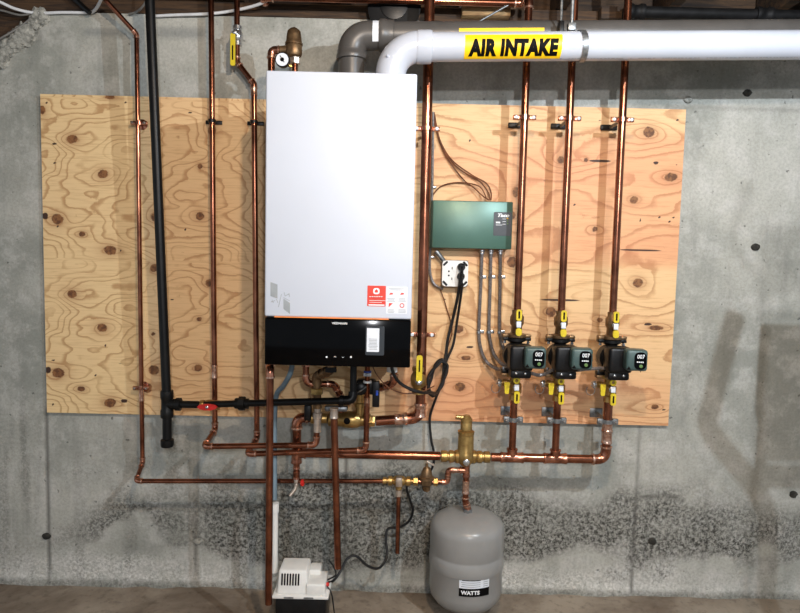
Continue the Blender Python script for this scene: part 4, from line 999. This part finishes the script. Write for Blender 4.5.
# ------------------------------------------------------------------ fill line, regulator, separator, tank
fz_ = P(400, 481, S).z
def L_(px): return P(px, 480, S).x
th = thing('backflow_preventer', 'brass backflow preventer in the thin fill pipe', 'valve', (L_(399), -S, fz_-.03))
MB().lathe((L_(383), -S, fz_), (1, 0, 0), [(.009, 0), (.013, 0), (.013, .012), (.010, .014), (.010, .018), (.018, .020), (.018, .034), (.013, .036), (.020, .046), (.020, .075), (.013, .084), (.018, .088), (.018, .102), (.010, .104), (.010, .112)], 14).build('body', 'brass', th)
MB().box((L_(399), -S-.012, fz_+.002), (.024, .026, .034), .004).build('tag_plate', 'solder', th)
MB().lathe((L_(399), -S, fz_-.014), (0, 0, -1), [(.013, 0), (.013, .016), (.010, .018)], 12).build('vent', 'brass', th)
q = P(399.5, 553, S)
dp = thing('discharge_pipe', 'short thin copper drain below the brass backflow preventer', 'pipe', (L_(399), -S, q.z))
MB().tube([Vector((L_(399), -S, fz_-.03)), Vector((L_(399), -S, q.z))], .0085, 12).build('pipe', 'copper', dp)
MB().lathe((L_(399), -S, fz_-.058), (0, 0, 1), [(.009, 0), (.0125, .001), (.0125, .024), (.009, .025)], 12).build('coupling', 'solder', dp)
th = thing('pressure_regulator', 'bronze fill regulator with a bell top and lever', 'valve', (L_(427), -S, fz_-.04))
MB().tube([Vector((L_(408), -S, fz_)), Vector((L_(444), -S, fz_))], .0095, 12).build('pipe', 'copper', th)
xr_ = L_(426.5)
MB().lathe((xr_, -S, fz_-.036), (0, 0, 1), [(.012, 0), (.015, .004), (.016, .02), (.024, .026), (.024, .046)], 8).build('body', 'bronze', th)
MB().lathe((xr_, -S, fz_+.010), (0, 0, 1), [(.029, 0), (.029, .008), (.022, .012), (.020, .026), (.013, .042), (.006, .048), (.005, .06)], 18).build('bell', 'bronze', th)
MB().box((xr_+.012, -S-.004, fz_+.072), (.034, .012, .006), .002, Matrix.Rotation(math.radians(28), 3, 'Y')).build('lever', 'solder', th)
MB().tube([Vector((xr_, -S, fz_+.066)), Vector((xr_, -S, fz_+.085))], .004, 8).build('stem', 'solder', th)
for xx_, d in ((L_(416), -1), (L_(436), 1)): MB().lathe((xx_-.010, -S, fz_), (1, 0, 0), [(.010, 0), (.016, .001), (.016, .016), (.010, .018)], 6).build('nut', 'brass', th)
xt = P(466, 480, S).x
zj_ = P(456, 470, S).z
th = thing('fill_branch', 'little S-bent copper branch joining regulator and tank stem', 'pipe', (L_(444), -S, fz_))
run(th, [Vector((L_(441), -S, fz_)), Vector((L_(447.5), -S, fz_)), Vector((L_(448), -S, zj_)), Vector((xt-.02, -S, zj_))], .0095, bend=1.4, couplings=((2, .55, .025),))
# tank stem
tz = P(466, 514, S+.02).z
th = thing('tank_stem', 'copper stem with an offset bend hanging the grey tank', 'pipe', (xt, -S, tz))
run(th, [Vector((xt, -S, zm-.05)), Vector((xt, -S, zm-.17)), Vector((xt+.010, -S, zm-.20)), Vector((xt+.010, -S, tz-.004))], .0115, couplings=((0, .55, .05),))
tee(th, Vector((xt, -S, zj_)), (0, 0, 1), (-1, 0, 0), .0115, L=.05)
MB().lathe((xt+.010, -S, tz-.002), (0, 0, 1), [(.012, 0), (.017, .001), (.017, .014), (.012, .015)], 6).build('nut', 'galvanised', th)
# air separator
xs = P(465.5, 452, S).x
th = thing('air_separator', 'tall brass air separator standing on the copper return main', 'air separator', (xs, -S, zm-.04))
zt = P(465, 416, S).z-zm
MB().lathe((xs, -S, zm-.036), (0, 0, 1), [(.010, 0), (.014, .001), (.020, .008), (.034, .022), (.036, .036), (.034, .052), (.030, .062), (.029, zt*.55+.036), (.031, zt*.55+.038), (.031, zt*.55+.048), (.022, zt*.55+.054), (.021, zt*.86+.036), (.02, zt*.88+.036)], 24).build('body', 'brass', th)
MB().lathe((xs, -S, zm+zt*.85), (0, 0, 1), [(.022, 0), (.022, .012), (.018, .016), (.018, zt*.15-.004), (.010, zt*.15+.004)], 16).build('vent_cap', 'brass', th)
MB().tube([Vector((xs, -S, zm+zt*.95)), Vector((xs-.040, -S-.004, zm+zt*.98))], .009, 10).build('vent_spout', 'brass', th)
for sg in (-1, 1):
    MB().lathe((xs+sg*.026, -S, zm), (sg, 0, 0), [(.026, 0), (.024, .012), (.020, .014), (.023, .022), (.023, .034), (.018, .036), (.018, .042), (.0215, .044), (.0215, .064), (.0165, .066)], 16).build('union', 'brass', th)
MB().lathe((xs, -S-.034, zm-.010), (0, -1, 0), [(.012, 0), (.012, .006), (.009, .008)], 14).build('badge', 'chrome', th)
# expansion tank
a, b = P(430.5, 545, S), P(505, 545, S); tcx = (a.x+b.x)/2; R = (b.x-a.x)/2*.985
zb = P(467, 602, S).z; zs_ = tz-.060
tcy = -max(S, R+.012)
top_z = tz
th = thing('expansion_tank', 'grey steel expansion tank hanging below the brass air separator', 'tank', (xt+.010, tcy, zb))
tcx = xt+.010 if abs(xt+.010-tcx) < .02 else tcx
hs = zs_-zb
prof = [(.02, 0), (R*.55, .004), (R*.82, .018), (R*.95, .042), (R*.985, .07), (R*.985, hs*.52), (R*1.0, hs*.535), (R*1.012, hs*.55), (R*1.012, hs*.60), (R*1.0, hs*.70), (R*.985, hs*.712), (R*.985, hs*.74), (R*1.0, hs*.76), (R*1.0, hs), (R*.985, hs+.016), (R*.93, hs+.030), (R*.75, hs+.046), (R*.45, hs+.060), (.03, top_z-zb-.002), (.012, top_z-zb)]
MB().lathe((tcx, tcy, zb), (0, 0, 1), prof, 48).build('shell', 'tank_grey', th, ang=60)
MB().lathe((tcx+.01, tcy-.01, zb-.008), (0, 0, 1), [(.018, 0), (.022, .002), (.022, .012)], 12).build('bottom_cap', 'led_green', th)
def tank_label(name, mat, a0, a1, z0, z1, rad, par):
    mb = MB(); n = 14
    for z_ in (z0, z1):
        for k in range(n+1):
            a_ = a0+(a1-a0)*k/n; mb.v.append(Vector((tcx+rad*math.sin(a_), tcy-rad*math.cos(a_), z_)))
    for k in range(n): mb.f.append((k, k+1, n+2+k, n+1+k))
    return mb.build(name, mat, par)
lz0, lz1 = P(474, 597, S+R).z, P(474, 577, S+R).z
def ta(px): return math.asin(max(-1, min(1, (P(px, 590, S+R*.97).x-tcx)/R)))
la0, la1 = ta(459), ta(489.5)
lz_mid = lz0+(lz1-lz0)*.40
lb = tank_label('label', 'paper_white', la0, la1, lz0, lz1, R*1.0, th)
tank_label('label_band', 'ink_black', la0, la1, lz0, lz_mid, R*1.004, lb)
tb = text_mb('WATTS', (lz_mid-lz0)*.5, (0, 0, 0), width=R*(la1-la0)*.60, bold=.04)
am = la0+(la1-la0)*.36
for q in tb.v:
    a_ = am+q.x/R; q.xyz = (tcx+R*1.010*math.sin(a_), tcy-R*1.010*math.cos(a_), (lz0+lz_mid)/2+q.z)
tb.build('lettering', 'ink_white', lb, smooth=False)
for k in range(5):
    zq = lz_mid+(lz1-lz_mid)*(.16+.17*k); tank_label('small_print', 'ink_black' if k in (3, 4) else 'ink_grey', la0+.05+.02*(k % 2), la0+(la1-la0)*.68, zq-.0015, zq+.0015*(1.4 if k > 2 else .5), R*1.005, lb)
for k in range(5):
    zq = lz_mid+(lz1-lz_mid)*(.16+.17*k); tank_label('small_print', 'ink_grey', la0+(la1-la0)*.78, la1-.03, zq-.0012, zq+.0012, R*1.005, lb)

# ------------------------------------------------------------------ condensate pump
CS = .25
a, b = P(274.5, 598, CS+.07), P(326.5, 598, CS+.07); pcx = (a.x+b.x)/2; pw = b.x-a.x; pz = (a.z+b.z)/2
th = thing('condensate_pump', 'condensate pump with vented white motor cover on a black tank', 'pump', (pcx, -CS, 0))
MB().box((pcx, -CS, pz/2), (pw*.97, .14, pz), .006).build('tank', 'black_plastic', th)
MB().box((pcx, -CS, pz+.004), (pw*1.08, .156, .010), .003).build('lid', 'white_plastic', th)
# motor cover: sloped box
mw0, mw1 = P(276.5, 590, CS+.06).x, P(308, 590, CS+.06).x; mh = P(290, 571, CS+.05).z-pz
bm = bmesh.new(); bmesh.ops.create_cube(bm, size=1)
for v_ in bm.verts:
    tp = v_.co.z > 0; v_.co = Vector(((mw0+mw1)/2+v_.co.x*(mw1-mw0)*(.90 if tp else 1), -CS-.0+v_.co.y*(.095 if tp else .13), pz+.008+(mh-.006 if tp else 0)))
bmesh.ops.bevel(bm, geom=bm.edges[:], offset=.008, segments=3, affect='EDGES', profile=.5)
mb = MB(); mb.bm(bm); cv = mb.build('motor_cover', 'white_plastic', th)
for k in range(7):
    xk = mw0+(mw1-mw0)*(.14+.72*k/7*0.85); h0, h1 = pz+.008+mh*.36, pz+.008+mh*.80
    yk0 = -CS-.065+.0175*.36; yk1 = -CS-.065+.0175*.80
    mb = MB(); mb.v += [Vector((xk, yk0-.0012, h0)), Vector((xk+.0055, yk0-.0012, h0)), Vector((xk+.0055, yk1-.0012, h1)), Vector((xk, yk1-.0012, h1)), Vector((xk, yk0+.004, h0)), Vector((xk+.0055, yk0+.004, h0)), Vector((xk+.0055, yk1+.004, h1)), Vector((xk, yk1+.004, h1))]
    mb.f += [(0, 1, 2, 3), (4, 7, 6, 5), (0, 4, 5, 1), (1, 5, 6, 2), (2, 6, 7, 3), (3, 7, 4, 0)]; mb.build('vent_slot', 'ink_black', cv, smooth=False)
x0_, x1_ = mw1-.006, P(326, 590, CS+.04).x
MB().box(((x0_+x1_)/2, -CS-.02, pz+.008+mh*.24), (x1_-x0_, .10, mh*.48), .006, seg=3).build('switch_box', 'white_plastic', th)
MB().box(((x0_+x1_)/2-.012, -CS+.03, pz+.008+mh*.36), ((x1_-x0_)*.62, .06, mh*.62), .006, seg=3).build('float_cover', 'white_plastic', th)
for qx in (.28, .66): MB().box((pcx-pw/2+pw*qx, -CS-.079, pz+.005), (.034, .003, .005), .001).build('lid_clip', 'galvanised', th)
MB().lathe((x1_-.002, -CS-.03, pz+.03), (1, 0, 0), [(.007, 0), (.007, .010), (.004, .012)], 10).build('test_button', 'red', th)
MB().tube(spline([Vector((x1_, -CS+.0, pz+.03)), Vector((x1_+.03, -CS, pz+.05)), Vector((x1_+.02, -CS+.02, pz+.07)), Vector((x1_-.0, -CS+.03, pz+.09))], 6), .003, 6).build('signal_wire', 'black_rubber', th)
MB().tube(spline([Vector((x1_, -CS-.02, pz+.02)), Vector((x1_+.02, -CS-.03, pz-.01)), Vector((x1_+.04, -CS-.03, .02)), Vector((x1_+.08, -CS-.02, .012))], 6), .0025, 6).build('signal_wire', 'black_rubber', th)

# ------------------------------------------------------------------ overhead
def ocable(lst, r, mat, label): return tag(MB().tube(spline([P(*q) for q in lst], 8), r, 8).build('cable', mat), label, 'cable', 'cables along the sill')
ocable([(-14, -4, .06), (0, 2, .05), (16, 9, .03), (36, 13, .016), (62, 12.5, .014), (86, 12.5, .014), (95, 10, .03), (104, -6, .16)], .0055, 'cable_white', 'white cable hugging the sill above the broken corner')
ocable([(-10, 8, .03), (4, 11, .03), (20, 15, .02), (34, 14, .016), (24, 24, .02), (10, 33, .03), (-6, 42, .04)], .004, 'cable_grey', 'grey cable drooping past the broken concrete corner')
ocable([(129, 14, .014), (136, 12, .03), (143, 6, .05), (150, -6, .08)], .004, 'cable_grey', 'short grey cable behind the top of the gas pipe')
ocable([(156, 16, .014), (175, 15, .016), (205, 14, .02), (225, 12, .02), (246, 8, .04), (262, 3, .07), (274, -4, .1)], .0055, 'cable_white', 'white cable passing behind the copper pipes under the sill')
xb0, xb1 = P(636, 9, .30), P(800, 10, .30)
th = thing('gas_main', 'dark iron pipe running under the joists above the white intake pipe', 'pipe', (xb0.x, -.20, xb0.z))
zb_ = P(700, 9, .14).z
MB().tube([Vector((P(628, 9, .14).x, -.10, zb_)), Vector((2.9, -.10, zb_))], .020, 16).build('pipe', 'dark_duct', th)
for q_ in (640, 770):
    mb = MB(); bead(mb, Vector((P(q_, 9, .14).x, -.10, zb_)), (1, 0, 0), .020, .06); mb.build('coupling', 'dark_duct', th)
c = P(394, -6, .16)
th = thing('black_duct', 'black round duct end tucked between the joists above the intake elbow', 'duct', Vector((c.x, -.03, c.z-.1)))
MB().lathe((c.x, -.004, c.z), (0, -1, 0), [(.085, 0), (.085, .04), (.098, .042), (.098, .052), (.09, .054), (.04, .058)], 28).build('shell', 'dark_duct', th)
MB().lathe((c.x, -.06, c.z), (0, -1, 0), [(.05, 0), (.05, .006), (.03, .01)], 20).build('hub', 'black_plastic', th)
tag(MB().tube([P(478, 22, .10), P(524, -4, .10)], .0035, 8).build('tie_rod', 'galvanised'), 'thin steel rod slanting up to the joists above the yellow label', 'rod')
for (px0, px1, lab) in ((462, 510, 'pale timber block against the sill above the yellow label'), (600, 622, 'dark timber block against the sill beside the riser'), (735, 800, 'pale timber block above the end of the intake pipe')):
    a, b = P(px0, 3, .02), P(px1, 3, .02)
    tag(MB().box(((a.x+b.x)/2, -.02, WALL_TOP+.032), (b.x-a.x, .045, .045), .003).build('timber_block', 'timber_light' if 'pale' in lab else 'timber'), lab, 'timber')
a, b = P(72, -4, .03), P(90, 13, .03)
tag(MB().tube([a, b], .010, 6).build('steel_strap', 'black_iron'), 'dark slanting strap fixed to the sill beside the cables', 'strap')

# ------------------------------------------------------------------ unseen objects made up and shaped to cast the shadows on the right wall
LC = Vector((0.98, -1.70, 2.17))
def between(px, py, t): w = P(px, py, 0); return w.lerp(LC, t)
q = [between(735, 316, .6), between(713, 400, .6), between(711, 432, .6), between(762, 500, .6), between(768, 560, .6)]
q = spline(q, 8); q.append(Vector((q[-1].x, q[-1].y, .03)))
th = thing('shadow_tube', 'unseen crooked grey tube on a round foot, added to cast a shadow', 'pipe', (q[-1].x, q[-1].y, 0))  # invented tube, bent to throw the crooked shadow
MB().tube(q, .016, 14).build('tube', 'pvc_grey', th)
MB().lathe((q[-1].x, q[-1].y, .0), (0, 0, 1), [(.12, 0), (.12, .012), (.04, .03), (.023, .10)], 24).build('foot', 'pvc_grey', th)
a, b = between(766, 341, .5), between(766, 436, .5); c_ = between(766, 482, .5); d_ = between(778, 470, .5)
th = thing('shadow_case', 'unseen dark case with an open handle on a post, added to cast a shadow', 'case', (a.x+.26, a.y, 0))  # invented case, placed to throw the block-shaped shadow
MB().box((a.x+.2, a.y, (a.z+b.z)/2), (.4, .12, a.z-b.z), .008).build('case', 'panel_dark', th)
MB().box((a.x+.2, a.y, c_.z+.012), (.4, .03, .024), .004).build('handle_bar', 'panel_dark', th)
MB().box((a.x+.007, a.y, (b.z+c_.z)/2), (.018, .03, b.z-c_.z+.01), .003).build('handle_arm', 'panel_dark', th)
MB().box((a.x+.39, a.y, (b.z+c_.z)/2), (.018, .03, b.z-c_.z+.01), .003).build('handle_arm', 'panel_dark', th)
MB().tube([Vector((a.x+.3, a.y, c_.z+.01)), Vector((a.x+.3, a.y, .02))], .02, 12).build('post', 'galvanised', th)
MB().lathe((a.x+.3, a.y, 0), (0, 0, 1), [(.16, 0), (.16, .015), (.03, .03)], 24).build('foot', 'galvanised', th)
